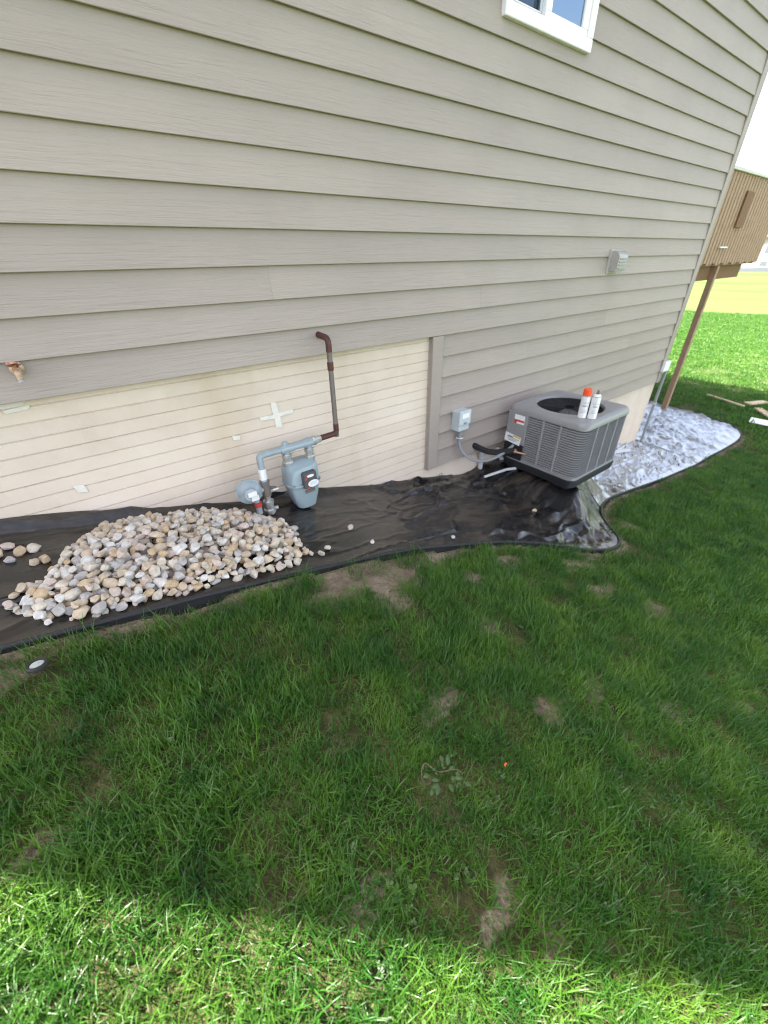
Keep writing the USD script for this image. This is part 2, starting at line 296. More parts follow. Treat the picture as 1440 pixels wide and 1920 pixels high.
# ------------------------------------------------------------------ house
house = thing('house', 'house wall clad in taupe lap siding over a cream cast concrete foundation', 'house')
FY = D + .022                                    # face of the concrete
WX0, WX1, WZ0, WZ1 = 2.547, 3.429, 2.387, 3.35   # window outer frame
HB = D + 10.5                                    # far side of the house
EAVE = 6.9
def board(x0, x1, z0, z1, seed):
    """one lap board: butt proud of the wall at the bottom, tucked under the next at the top"""
    lip, top = D - .019, D - .003
    n = max(2, int((x1 - x0) / .35)); xs = np.linspace(x0, x1, n + 1); wob = (meshkit.noise(np.c_[xs * .9, np.full(n + 1, seed * 3.7), np.zeros(n + 1)]) - .5)
    prof = lambda w: np.array([(D + .012, z0 + .002), (lip + .0015 + w * .003, z0 + w * .002), (lip + w * .003, z0 + .002 + w * .002), (top, z1), (D + .012, z1)])
    rings = np.array([[(x, *q) for q in prof(w)] for x, w in zip(xs, wob)]); m = rings.shape[1]; v = rings.reshape(-1, 3); f = []
    for i in range(n):
        for j in range(m):
            a, b = i * m + j, i * m + (j + 1) % m; f += [(a, b, b + m), (a, b + m, a + m)]
    for j in range(1, m - 1): f += [(0, j + 1, j), (n * m, n * m + j, n * m + j + 1)]
    t = trimesh.Trimesh(v, np.array(f), process=False)
    if t.volume < 0: t.invert()
    return t
JOINTS = {2: [.955], 0: [-.9], 1: [2.6, -1.3], -1: [4.6], -2: [3.3], -3: [5.3], -4: [4.1], -5: [3.1], -6: [5.0], -7: [3.9]}
for k in range(-7, 38):
    z0, z1 = Z0 + k * EXPO, Z0 + (k + 1) * EXPO + .004
    xa, xb = (2.236 if k < 0 else XL), XR - .092
    js = JOINTS.get(k) or ([xa + 1.2 + (k * 2.17) % 6.0] if k % 3 == 0 or k > 18 else [])
    cuts = [xa] + sorted(j for j in js if xa + .3 < j < xb - .3) + [xb]
    for a, b in zip(cuts[:-1], cuts[1:]):
        pieces = [(a + .0003, b - .0003, z0, z1)]
        if z1 > WZ0 + .10 and z0 < WZ1 - .01 and a < WX1 and b > WX0:
            pieces = [(a, min(b, WX0 + .006), z0, z1), (max(a, WX1 - .006), b, z0, z1)]
        for q in pieces:
            if q[1] - q[0] > .05: obj('siding_board', board(*q, k), 'siding_paint', house)
obj('corner_trim', cbox(XR - .09, XR + .012, D - .024, D + .014, -.29, EAVE - .02, .003), 'trim_paint', house)
obj('corner_trim', cbox(XR + .0125, XR + .034, D - .024, D + .08, -.29, EAVE - .02, .003), 'trim_paint', house)
obj('trim_board', cbox(2.125, 2.234, D - .022, D + .018, Z0 - 7.02 * EXPO, Z0 - .003, .003), 'trim_paint', house)
# upper foundation: cast in thin courses with shadow grooves
zc = .755 + .0686; k = 0
while zc > -.75:
    t0, t1 = zc - .0686, min(zc, Z0 - .004)
    xs = np.linspace(XL, 2.123, 60); wv = meshkit.fbm(np.c_[xs * 3, np.full(60, k * 1.3), xs * 0], 3, 8) - .5; wz = meshkit.fbm(np.c_[xs * 5, np.full(60, k * 2.9 + 40), xs * 0], 3, 9) - .5
    prof = []
    for x, a, b in zip(xs, wv, wz):
        f = FY + a * .004; g = .0017 + b * .002
        prof.append([(x, FY + .03, t0), (x, f + .004, t0), (x, f, t0 + g + .003), (x, f, t1 - g - .002), (x, f + .004, t1), (x, FY + .03, t1)])
    prof = np.array(prof); m = 6; v = prof.reshape(-1, 3); fs = []
    for i in range(59):
        for j in range(m):
            a, b = i * m + j, i * m + (j + 1) % m; fs += [(a, b, b + m), (a, b + m, a + m)]
    for j in range(1, m - 1): fs += [(0, j + 1, j), (59 * m, 59 * m + j, 59 * m + j + 1)]
    t = trimesh.Trimesh(v, np.array(fs), process=False)
    if t.volume < 0: t.invert()
    obj('concrete_course', t, 'concrete', house, smooth=25)
    zc -= .0686; k += 1
obj('foundation', box(2.124, XR, FY, FY + .2, -2.2, Z0 - 7 * EXPO + .05), 'concrete', house)
# shell: sheathing with the window opening, other walls, gable, roof
from shapely.geometry import Polygon, box as sbx
RX, RZ = (XL + XR) / 2, EAVE + 2.1
front = Polygon([(XL, -.28), (XL, EAVE), (RX, RZ), (XR, EAVE), (XR, -.28)]).difference(sbx(WX0 + .05, WZ0 + .05, WX1 - .05, WZ1 - .05)).difference(sbx(XL - 1, -2, 2.124, Z0 - .001))
fm = trimesh.creation.extrude_polygon(front, .1, engine='earcut'); fm.apply_transform(np.array([[1, 0, 0, 0], [0, 0, 1, D + .013], [0, 1, 0, 0], [0, 0, 0, 1.0]])); fm.fix_normals()
obj('wall', fm, 'plain_wall', house)
obj('wall', box(XL, XL + .1, FY + .13, HB, -1.0, EAVE), 'plain_wall', house)
obj('wall', box(XR - .1, XR - .001, D + .12, HB, -2.4, EAVE), 'plain_wall', house)
obj('wall', box(XL, XR, HB, HB + .1, -2.4, EAVE), 'plain_wall', house)
obj('inner_floor', box(XL + .15, XR - .15, D + .15, HB - .1, .7, .8), 'interior', house)
obj('foundation', box(XL, 2.123, FY + .0305, FY + .125, -1.2, Z0 - .01), 'concrete', house)
def roof_slab(sgn):
    xo = XR + .40 if sgn > 0 else XL - .02
    zo = EAVE - (abs(xo - (XR if sgn > 0 else XL))) * (RZ - EAVE) / (XR - RX)
    p = np.array([(RX, RZ), (xo, zo), (xo, zo + .14), (RX, RZ + .14)]); y0, y1 = D - .30, HB + .4
    v = np.array([(x, y, z) for y in (y0, y1) for x, z in p]); return trimesh.convex.convex_hull(v)
obj('roof', roof_slab(-1), 'shingle', house); obj('roof', roof_slab(1), 'shingle', house)
# window: trim frame, two sliding sashes
fw = .062
w = cat_([cbox(WX0, WX1, D - .040, D + .05, WZ0, WZ0 + fw, .004), cbox(WX0, WX1, D - .040, D + .05, WZ1 - fw, WZ1, .004),
          cbox(WX0, WX0 + fw, D - .0395, D + .05, WZ0 + fw, WZ1 - fw, .004), cbox(WX1 - fw, WX1, D - .0395, D + .05, WZ0 + fw, WZ1 - fw, .004)])
win = obj('window', w, 'vinyl_white', house, label='white framed sliding window')
def sash(x0, x1, y, gm, sw=.045):
    s = cat_([cbox(x0, x1, y, y + .03, WZ0 + fw + .002, WZ0 + fw + .032, .003), cbox(x0, x1, y, y + .03, WZ1 - fw - .032, WZ1 - fw - .002, .003),
              cbox(x0, x0 + sw, y + .0005, y + .0295, WZ0 + fw + .032, WZ1 - fw - .032, .003), cbox(x1 - sw, x1, y + .0005, y + .0295, WZ0 + fw + .032, WZ1 - fw - .032, .003)])
    obj('sash', s, 'vinyl_white', win)
    obj('pane', box(x0 + sw - .004, x1 - sw + .004, y + .014, y + .018, WZ0 + fw + .03, WZ1 - fw - .03), gm, win)
sash(WX0 + fw + .001, 2.945, D + .005, 'glass_screened', .032); sash(2.91, WX1 - fw - .001, D - .030, 'glass', .06)
obj('head_trim', cbox(WX0 - .01, WX1 + .01, D - .05, D - .003, WZ1 + .001, WZ1 + .03), 'vinyl_white', win)
# white cross and dabs of paint on the concrete
def paint_patch(pts, lab=None):
    t = trimesh.creation.extrude_polygon(Polygon(pts).buffer(.004), .0012, engine='earcut')
    t.apply_transform(np.array([[1, 0, 0, 0], [0, 0, 1, FY - .0042], [0, 1, 0, 0], [0, 0, 0, 1.0]])); t.fix_normals()
    obj('paint_mark', t, 'white_mark', house, label=lab)
paint_patch([(.858, .552), (.886, .549), (.892, .483), (.986, .484), (.984, .474), (.895, .468), (.902, .398), (.866, .405), (.866, .463), (.778, .468), (.776, .482), (.862, .479)], 'white painted cross on the concrete')
paint_patch([(.595, .412), (.63, .405), (.628, .388), (.598, .392)])
paint_patch([(-.20, .36), (-.165, .352), (-.16, .318), (-.192, .325)])
paint_patch([(-.315, .775), (-.22, .782), (-.235, .770), (-.30, .765)]); paint_patch([(-.30, .752), (-.215, .757), (-.225, .749), (-.295, .745)])
tm = meshkit.text_mesh('H2', .036, .0008); tm.apply_transform(np.array([[1.2, .1, 0, 2.275], [0, 0, 1, FY - .0012], [0, 1, 0, -.425], [0, 0, 0, 1.0]]))
obj('scribbled_mark', tm, 'dark_mark', house, label='dark scribbled letters at the foot of the concrete')

# ------------------------------------------------------------------ black plastic sheet over the bed
AX0, AX1, AY0, AY1 = 3.006, 3.743, 1.389, 2.126    # condenser footprint
def wrinkle(x, y):
    p = lambda sx, sy, s, k=.25: meshkit.fbm(np.stack([x * sx + y * sx * k, y * sy - x * sy * .10, np.zeros_like(x)], -1), 3, s)
    tent = lambda q, w, c=.5: np.clip(1 - np.abs(q - c) / w, 0, 1)
    a = tent(p(1.1, 4.2, 21), .045) * .021 + tent(p(1.9, 3.4, 24, -.9), .032, .56) * .014 + tent(p(2.6, 8, 22), .05, .45) * .007 + (p(.9, 1.9, 23) - .5) * .05
    # crumpled round the condenser and to its right
    c = 1 / (1 + np.exp(-(x - 2.5) * 5)); q = lambda s, k, r=1.8: meshkit.fbm(np.stack([(x * .8 + y * .6) * s, (y * .8 - x * .6) * s * r, np.zeros_like(x)], -1), 3, k)
    b = tent(q(1.7, 31), .09) * .030 + tent(q(2.6, 33, 3), .07, .44) * .020 + tent(q(2.2, 34, .5), .06, .57) * .018 + tent(q(5, 32), .12) * .005
    return a + c * b
def sheet_z(x, y):
    x, y = np.asarray(x, float), np.asarray(y, float)
    z = gz(x, y) + .004
    d = np.maximum(np.maximum(AX0 - x, x - AX1), np.maximum(AY0 - y, y - AY1)); mound = np.clip(1 - np.maximum(d, 0) / .42, 0, 1); mound = mound * mound * (3 - 2 * mound) * np.clip((y - outer(np.minimum(x, 9.0)) - .02) / .30, 0, 1)
    z = z * (1 - mound) + np.maximum(z, np.minimum(z + .24, -.452)) * mound
    e = np.clip((y - outer(np.minimum(x, 9.0))) / .12, 0, 1)
    z = z + wrinkle(x, y) * e * (1 - .8 * mound) + .012 * (1 - e)
    wl = np.clip((y - (D - .09)) / .09, 0, 1) * (x < XR)       # lapped up against the concrete
    return z + wl ** 2 * (np.interp(x, [-.6, -.2, .12, .5], [.055, .05, .022, .014]) + .018 * meshkit.noise(np.stack([x * 3, x * 0, x * 0], -1), 77))
sx = np.r_[np.arange(-2.4, 4.6, .014), np.arange(4.6, 6.605, .02)]; u = np.linspace(0, 1, 78)
SX_, U = np.meshgrid(sx, u, indexing='ij'); SY_ = outer(SX_) * (1 - U) + (FY - .003) * U
s1 = grid_mesh(SX_, SY_, sheet_z(SX_, SY_))
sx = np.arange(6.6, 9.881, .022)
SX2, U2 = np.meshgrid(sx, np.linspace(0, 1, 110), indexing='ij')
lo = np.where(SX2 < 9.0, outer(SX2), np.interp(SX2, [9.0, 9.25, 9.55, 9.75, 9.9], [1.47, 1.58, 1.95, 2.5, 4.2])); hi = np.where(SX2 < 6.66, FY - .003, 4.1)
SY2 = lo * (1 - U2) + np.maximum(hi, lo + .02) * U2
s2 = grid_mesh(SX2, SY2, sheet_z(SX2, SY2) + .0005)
tag(obj('plastic_sheet', s1, 'black_plastic', smooth=True), 'wrinkled black plastic sheet covering the bed along the foundation', 'plastic sheet')
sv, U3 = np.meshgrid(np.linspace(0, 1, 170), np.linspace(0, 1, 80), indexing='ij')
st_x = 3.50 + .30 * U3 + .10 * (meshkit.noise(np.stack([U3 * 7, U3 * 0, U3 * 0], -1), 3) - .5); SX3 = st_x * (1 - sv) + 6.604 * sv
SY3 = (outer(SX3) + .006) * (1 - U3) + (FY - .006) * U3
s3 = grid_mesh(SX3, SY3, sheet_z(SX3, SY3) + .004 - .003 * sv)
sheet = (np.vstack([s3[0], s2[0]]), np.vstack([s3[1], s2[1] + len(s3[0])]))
tag(obj('plastic_sheet', sheet, 'painted_sheen_plastic', smooth=True), 'crumpled plastic sheet behind the condenser and round the house corner, its sky sheen painted in silver', 'plastic sheet')  # added overlay carrying the painted sky reflection
ez = gz(edge_line[:, 0], edge_line[:, 1])
ep = np.c_[edge_line, ez]
wb = (meshkit.noise(np.c_[ep[:, 0] * 1.7, ep[:, 1] * 1.7, ep[:, 0] * 0], 5) - .5)
bead = tube(ep + np.c_[0 * wb, 0 * wb, .020 + wb * .03], .0105, 10)
strip = tube(ep + np.c_[0 * wb, 0 * wb, -.002 + wb * .02], .006, 8); strip.vertices[:, 2] = np.where(strip.vertices[:, 2] < -99, 0, strip.vertices[:, 2])
tt = np.gradient(edge_line, axis=0); tt /= np.linalg.norm(tt, axis=1, keepdims=True); nn = np.c_[tt[:, 1], -tt[:, 0]]
zz = ez + wb * .02
v = np.vstack([np.c_[edge_line + nn * .003, zz - .09], np.c_[edge_line + nn * .003, zz + .018], np.c_[edge_line - nn * .003, zz + .018], np.c_[edge_line - nn * .003, zz - .09]]); L = len(edge_line)
f = []
for i in range(L - 1):
    for a, b in ((0, 1), (1, 2), (2, 3)): f += [(a * L + i, a * L + i + 1, b * L + i + 1), (a * L + i, b * L + i + 1, b * L + i)]
ed = thing('lawn_edging', 'black plastic lawn edging strip curving between the grass and the black sheet', 'lawn edging')
obj('bead', bead, 'edging_black', ed, smooth=40); obj('strip', (v, np.array(f)), 'edging_black', ed)

# ------------------------------------------------------------------ river stones
PILE = Polygon([(-.50, 1.68), (-.43, 1.555), (-.30, 1.485), (-.05, 1.475), (.33, 1.475), (.55, 1.50), (.665, 1.545), (.64, 1.66), (.68, 1.78), (.66, 1.92), (.585, 2.03), (.53, 2.14), (.27, 2.19), (.0, 2.20), (-.15, 2.16), (-.27, 2.02), (-.34, 1.91), (-.36, 1.80)])
ico = trimesh.creation.icosphere(2)
def stone_mesh(r, seed):
    g = np.random.default_rng(seed); v = ico.vertices.copy()
    # facets: clip by a few planes, then soften
    for _ in range(12):
        n = g.normal(size=3); n /= np.linalg.norm(n); d = g.uniform(.55, .9); s = v @ n; v = v - np.outer(np.clip(s - d, 0, None), n) * .95
    v *= 1 + (meshkit.noise(v * 1.7 + seed * 3.1, seed % 97)[:, None] - .5) * .22
    v *= np.array([g.uniform(1.0, 1.35), g.uniform(.85, 1.1), g.uniform(.65, .95)])
    a = g.uniform(0, 2 * np.pi); R = trimesh.transformations.euler_matrix(g.normal() * .35, g.normal() * .35, a)[:3, :3]
    return (v * r) @ R.T, ico.faces
H0x, H0y, HS = -.75, 1.35, .006; hx = np.arange(H0x, .85, HS); hy = np.arange(H0y, 2.28, HS)
HX, HY = np.meshgrid(hx, hy, indexing='ij'); HM = sheet_z(HX, HY); HM0 = HM.copy()
def drop(x, y, r):
    i0, i1 = int((x - r - H0x) / HS), int((x + r - H0x) / HS) + 1; j0, j1 = int((y - r - H0y) / HS), int((y + r - H0y) / HS) + 1
    i0, j0 = max(i0, 0), max(j0, 0); sl = (slice(i0, i1), slice(j0, j1))
    d2 = ((HX[sl] - x) ** 2 + (HY[sl] - y) ** 2) / (r * r); ok = d2 < .85
    return sl, d2, ok
from shapely.geometry import Point
stones = []; g = np.random.default_rng(5)
minx, miny, maxx, maxy = PILE.bounds
import shapely; shapely.prepare(PILE)
for k in range(1250):
    r = float(np.clip(g.normal(.0195, .0045), .011, .032)); best = None
    for _ in range(12):
        x, y = g.uniform(minx, maxx), g.uniform(miny, maxy)
        pt = Point(x, y)
        if not PILE.contains(pt): continue
        if (x - .663) ** 2 + (y - 2.07) ** 2 < .055 ** 2: continue
        sl, d2, ok = drop(x, y, r)
        if not ok.any(): continue
        zc_ = (HM[sl] + np.where(ok, r * .62 * np.sqrt(np.clip(1 - d2, 0, 1)), -9))[ok].max()
        hgt = zc_ - HM0[int((x - H0x) / HS), int((y - H0y) / HS)]; edge = PILE.exterior.distance(pt)
        if hgt > .026 + min(edge, .22) * .30: continue
        if best is None or hgt < best[0]: best = (hgt, x, y, zc_, sl, d2, ok)
    if best is None: continue
    _, x, y, zc_, sl, d2, ok = best
    HM[sl] = np.where(ok, np.maximum(HM[sl], zc_ - .006 + r * .62 * np.sqrt(np.clip(1 - d2, 0, 1))), HM[sl])
    stones.append((x, y, zc_ - .004, r))
stones = np.array(stones); top = np.array([HM[int((x - H0x) / HS), int((y - H0y) / HS)] - z < .020 for x, y, z, r in stones])
cp = np.array([0, 0, CAM_Z]); size = stones[:, 3] / np.linalg.norm(stones[:, :3] - cp, axis=1) * np.where(top, 1, .2)
def zone(x, y):
    if x > .50: return 'at the right end of the heap, ' + ('close to the gas meter' if y > 1.80 else 'beside the bare black sheet')
    if x < -.20: return 'at the left end of the heap, ' + ('toward the wall' if y > 1.80 else 'toward the lawn')
    w = 'left' if x < .15 else 'right'
    if y > 2.0: return 'at the back of the heap by the concrete wall, %s half' % w
    if y < 1.62: return 'along the front of the heap by the lawn edging, %s half' % w
    return 'on top of the middle of the heap, %s half' % w
order = np.argsort(-size); names = list(STONES); wts = [.23, .27, .17, .12, .14, .07]
rest = {n: [] for n in names}
for rank, i in enumerate(order):
    x, y, z, r = stones[i]; col = names[np.random.default_rng(int(i) + 900).choice(6, p=wts)]; v, f_ = stone_mesh(r, int(i) + 1)
    if rank < 290:
        m = usdkit.mesh(stage, path_for('river_stone', '/World'), (v, f_), M['stone_' + col], 38); xf = UsdGeom.Xformable(m); xf.AddTranslateOp().Set(Gf.Vec3d(x, y, z))
        tag(m.GetPrim(), '%s %s river stone %s' % ('large' if r > .0235 else 'small' if r < .0185 else 'mid-sized', col, zone(x, y)), 'stone', 'river stones heaped on the black sheet')
    else: rest[col].append((v + [x, y, z], f_))
rx = UsdGeom.Xform.Define(stage, '/World/heaped_stones').GetPrim()
tag(rx, 'remaining smaller and buried river stones of the heap beside the gas meter', 'stones', kind='stuff')
for n in names:
    if rest[n]:
        o = 0; vs, fs = [], []
        for v, f_ in rest[n]: vs.append(v); fs.append(f_ + o); o += len(v)
        obj(n + '_stones', (np.vstack(vs), np.vstack(fs)), 'stone_' + n, rx, smooth=True)
LOOSE = [(1.00, 1.70, .022, 'pinkish', 'lone pinkish stone in the middle of the black sheet'), (1.04, 1.53, .015, 'white', 'small white stone near the middle of the black sheet'),
         (.765, 1.555, .020, 'cream', 'farther of the two cream stones just right of the heap'), (.712, 1.53, .021, 'cream', 'nearer of the two cream stones just right of the heap'),
         (1.59, 1.40, .016, 'white', 'small white stone at the sheet edge below the condenser pipe'), (2.63, 1.46, .020, 'tan', 'tan stone on the black sheet in front of the condenser'),
         (-.53, 2.03, .028, 'tan', 'tan stone at the left picture edge, nearest of the loose left group'), (-.50, 2.09, .024, 'pinkish', 'pinkish stone at the left picture edge below the wall'),
         (-.455, 2.03, .026, 'ochre', 'ochre stone in the small loose row left of the heap'), (-.41, 2.04, .027, 'cream', 'cream stone ending the small loose row left of the heap'),
         (-.57, 2.08, .026, 'cream', 'cream stone at the left picture edge, hindmost of the loose left group'), (-.555, 1.97, .024, 'white', 'white stone at the left picture edge, lowest of the loose left group'), (-.49, 1.98, .020, 'grey', 'grey stone in front of the loose row at the left picture edge'),
         (-.415, 1.93, .022, 'tan', 'tan stone between the heap and the loose row at left'), (-.38, 1.935, .024, 'ochre', 'ochre stone lying close to the left end of the heap'),
         (-.38, 1.505, .016, 'white', 'white pebble below the left end of the heap near the edging')]
for i, (x, y, r, col, lab) in enumerate(LOOSE):
    m = usdkit.mesh(stage, path_for('loose_stone', '/World'), stone_mesh(r, 5000 + i), M['stone_' + col], True); UsdGeom.Xformable(m).AddTranslateOp().Set(Gf.Vec3d(x, y, float(sheet_z(x, y)) + r * .5)); tag(m.GetPrim(), lab, 'stone')

# ------------------------------------------------------------------ gas meter
MY = 2.10
gm = thing('gas_meter', 'pale blue-grey gas meter with regulator and riser standing against the concrete foundation', 'gas meter')
body = [(.1, .0)]
def superslab(rows, n=40, e=3.2):
    """stack of rounded rectangles: (z, half width, half depth, centre x, centre y)"""
    th = np.arange(n) * 2 * np.pi / n; c, s = np.cos(th), np.sin(th); v = []
    for z, a, b, cx, cy in rows: v.append(np.c_[cx + a * np.sign(c) * np.abs(c) ** (2 / e), cy + b * np.sign(s) * np.abs(s) ** (2 / e), np.full(n, z)])
    v = np.vstack(v); f = []
    for i in range(len(rows) - 1):
        for j in range(n): a_, b_ = i * n + j, i * n + (j + 1) % n; f += [(a_, b_, b_ + n), (a_, b_ + n, a_ + n)]
    k = len(rows) - 1
    for j in range(1, n - 1): f += [(0, j + 1, j), (k * n, k * n + j, k * n + j + 1)]
    t = trimesh.Trimesh(v, np.array(f), process=False)
    if t.volume < 0: t.invert()
    return t
mc = .905
obj('lower_case', superslab([(-.082, .052, .062, mc, MY), (-.074, .064, .072, mc, MY), (.0, .088, .082, mc, MY), (.07, .102, .086, mc, MY), (.086, .104, .086, mc, MY)]), 'meter_paint', gm, smooth=40)
obj('flange', superslab([(.086, .112, .094, mc, MY), (.089, .114, .096, mc, MY), (.099, .114, .096, mc, MY), (.102, .112, .094, mc, MY)]), 'meter_paint', gm, smooth=40)
for bx_ in (-.09, -.045, 0, .045, .09): obj('bolt', lathe([(0, 0), (.006, 0), (.006, .009), (0, .009)], (mc + bx_, MY - .090 + abs(bx_) ** 2 * 1.2, .1015), (0, 0, 1), 6), 'galv', gm)
obj('upper_case', superslab([(.102, .106, .087, mc, MY), (.15, .108, .087, mc, MY), (.19, .106, .084, mc, MY), (.215, .098, .074, mc, MY), (.23, .08, .055, mc, MY), (.234, .05, .03, mc, MY)]), 'meter_paint', gm, smooth=50)
fy = MY - .084
ib = obj('index_cover', sbox(mc - .035, mc + .058, fy - .032, fy + .02, .075, .185, .014), 'vent_dark', gm, smooth=40)
fz = fy - .0325
def front_oval(cx, cz, a, b, y, t=.0015):
    th = np.linspace(0, 2 * np.pi, 32)[:-1]; m = trimesh.creation.extrude_polygon(Polygon(np.c_[cx + a * np.cos(th), cz + b * np.sin(th)]), t, engine='earcut')
    m.apply_transform(np.array([[1, 0, 0, 0], [0, 0, 1, y], [0, 1, 0, 0], [0, 0, 0, 1.0]])); m.fix_normals(); return m
obj('dial_label', front_oval(mc + .026, .108, .036, .023, fz - .0015), 'label_white', ib)
for zz_ in (.118, .110, .102): obj('dial_line', box(mc + .003, mc + .050, fz - .0022, fz - .0014, zz_, zz_ + .0018), 'can_print', ib)
obj('dial', front_oval(mc + .012, .162, .024, .009, fz - .0015), 'label_white', ib)
obj('red_dot', front_oval(mc - .018, .148, .009, .008, fz - .0015), 'label_red', ib); obj('red_dot', front_oval(mc - .012, .084, .011, .006, fz - .0016), 'label_red', ib)
obj('plate', cbox(mc - .02, mc + .045, MY - .0905, MY - .076, .036, .058, .001), 'pipe_grey', gm)
# swivels and meter bar
for sx_, lab in ((.835, None), (.985, None)):
    sw = obj('swivel', lathe([(0, 0), (.030, 0), (.030, .012), (.024, .016), (.024, .050), (.030, .054), (.030, .075), (.022, .082), (0, .082)], (sx_, MY, .212), (0, 0, 1), 20), 'galv', gm, smooth=35)
    obj('nut', lathe([(.0, .0), (.033, .0), (.035, .004), (.035, .018), (.033, .022), (0, .022)], (sx_, MY, .222), (0, 0, 1), 8), 'galv', sw)
bar = cat_([tube([(.80, MY, .322), (.835, MY, .324), (.91, MY, .322), (.985, MY, .325), (1.02, MY, .325)], [.024, .031, .021, .031, .024], 18), cyl((.835, MY, .285), (.835, MY, .325), .024), cyl((.985, MY, .285), (.985, MY, .325), .024)])
obj('meter_bar', bar, 'meter_pipe_paint', gm, smooth=40)
obj('cap_plug', lathe([(0, 0), (.02, 0), (.02, .016), (.012, .02), (0, .02)], (.835, MY, .348), (0, 0, 1), 8), 'meter_pipe_paint', gm)
RX_ = .663
obj('inlet_pipe', tube(arc_path([(RX_, MY - .02, .10), (RX_, MY - .02, .330), (.70, MY - .02, .332), (.81, MY, .324)], .055, 9), .0195, 16), 'meter_pipe_paint', gm, smooth=40)
obj('white_tape', cyl((RX_, MY - .02, .185), (RX_, MY - .02, .252), .0215), 'tape_white', gm, smooth=40)
tee = cat_([cyl((RX_, MY - .02, .075), (RX_, MY - .02, .165), .026), lathe([(0, 0), (.031, 0), (.031, .014), (0, .014)], (RX_, MY - .02, .158), (0, 0, 1), 8), cyl((RX_ + .02, MY - .02, .12), (RX_ + .055, MY - .045, .12), .010)])
obj('tee', tee, 'pipe_grey', gm, smooth=35)
obj('lock_wing', cbox(RX_ + .03, RX_ + .066, MY - .058, MY - .05, .112, .120, .001), 'label_white', gm)
riser = cat_([cyl((RX_, MY - .02, -.14), (RX_, MY - .02, .08), .0185)])
obj('riser_pipe', riser, 'galv', gm, smooth=40)
vb = cat_([lathe([(0, 0), (.028, 0), (.031, .006), (.031, .022), (.026, .028), (.026, .036), (.036, .044), (.036, .066), (.028, .074), (.028, .10), (.033, .106), (.033, .124), (.024, .13), (0, .13)], (RX_, MY - .02, -.085), (0, 0, 1), 14),
           cyl((RX_ + .02, MY - .02, -.025), (RX_ + .052, MY - .03, -.025), .012)])
obj('shutoff_valve', vb, 'galv', gm, smooth=30)
# regulator: drum on its side with bonnet and vent
gx_, gz_ = .575, .125
reg = obj('regulator', cat_([lathe([(0, 0), (.052, .0), (.066, .012), (.070, .03), (.076, .032), (.076, .044), (.070, .046), (.062, .066), (.040, .082), (.036, .105), (0, .108)], (gx_, MY + .03, gz_), (-.18, -1, .12), 26), cyl((gx_, MY - .01, gz_), (RX_, MY - .02, gz_), .021)]), 'meter_pipe_paint', gm, smooth=40)
obj('label', cbox(gx_ - .038, gx_ + .012, MY - .088, MY - .075, gz_ + .006, gz_ + .034, .001), 'label_white', reg); obj('label', cbox(gx_ - .022, gx_ + .022, MY - .080, MY - .068, gz_ - .028, gz_ + .002, .001), 'label_white', reg)
vt = obj('vent_pipe', tube(arc_path([(gx_ + .01, MY - .03, gz_ - .04), (gx_ + .015, MY - .05, gz_ - .075), (gx_ + .015, MY - .05, gz_ - .135)], .02), .017, 14), 'meter_pipe_paint', gm, smooth=40)
obj('red_cap', cyl((gx_ + .015, MY - .05, gz_ - .085), (gx_ + .015, MY - .05, gz_ - .058), .022), 'label_red', vt, smooth=40)
# outlet: grey pipe up the wall with red-brown wrapped fittings
PX, PY = 1.205, 2.126
obj('union', lathe([(0, 0), (.024, 0), (.030, .006), (.030, .022), (.024, .028), (.022, .06), (0, .06)], (1.012, MY, .325), (1, .1, .01), 10), 'galv', gm, smooth=35)
op = obj('outlet_pipe', cyl((PX, PY, .30), (PX, PY, .87), .0155), 'pipe_grey', gm, smooth=40)
obj('wrapped_elbow', tube(arc_path([(1.065, MY + .005, .325), (PX - .01, PY - .002, .322), (PX, PY, .335), (PX, PY, .385)], .03, 8), .0178, 16), 'pipe_red', op, smooth=40)
obj('wrapped_coupling', tube([(PX, PY, .712), (PX, PY, .716), (PX, PY, .757), (PX, PY, .761)], [.0165, .019, .019, .0165], 16), 'pipe_red', op, smooth=40)
obj('wrapped_elbow', tube(arc_path([(PX, PY, .815), (PX, PY, .888), (PX, FY + .02, .900)], .035, 8), .0178, 16), 'pipe_red', op, smooth=40)

# ------------------------------------------------------------------ hose faucet
fx, fz0 = -.19, .915
hb = thing('hose_faucet', 'copper coloured hose faucet sticking out of the lowest siding board at left', 'faucet')
obj('flange', lathe([(0, 0), (.034, 0), (.034, .006), (.02, .012), (0, .012)], (fx, D - .012, fz0), (0, -1, 0), 20), 'brass', hb, smooth=35)
bd = obj('body', cat_([tube([(fx, D - .015, fz0), (fx, D - .05, fz0), (fx, D - .085, fz0 - .004)], [.017, .019, .02], 14), tube(arc_path([(fx, D - .075, fz0 - .004), (fx, D - .095, fz0 - .012), (fx, D - .097, fz0 - .045)], .02), [.019] * 6 + [.017] * 2, 14)]), 'brass', hb, smooth=40)
obj('hose_thread', lathe([(0, 0), (.015, 0), (.017, .003), (.015, .006), (.017, .009), (.015, .012), (.017, .015), (0, .018)], (fx, D - .097, fz0 - .06), (0, 0, 1), 16), 'galv', bd)
hw = [(.030 * (1 + .13 * math.cos(5 * t)) * math.cos(t), .030 * (1 + .13 * math.cos(5 * t)) * math.sin(t)) for t in np.linspace(0, 2 * np.pi, 41)[:-1]]
wm = trimesh.creation.extrude_polygon(Polygon(hw), .012, engine='earcut'); wm.apply_transform(trimesh.transformations.rotation_matrix(-.45, [1, 0, 0])); wm.apply_translation((fx, D - .085, fz0 + .028))
obj('handle', cat_([wm, cyl((fx, D - .078, fz0), (fx, D - .085, fz0 + .03), .009)]), 'copper', hb, smooth=30)

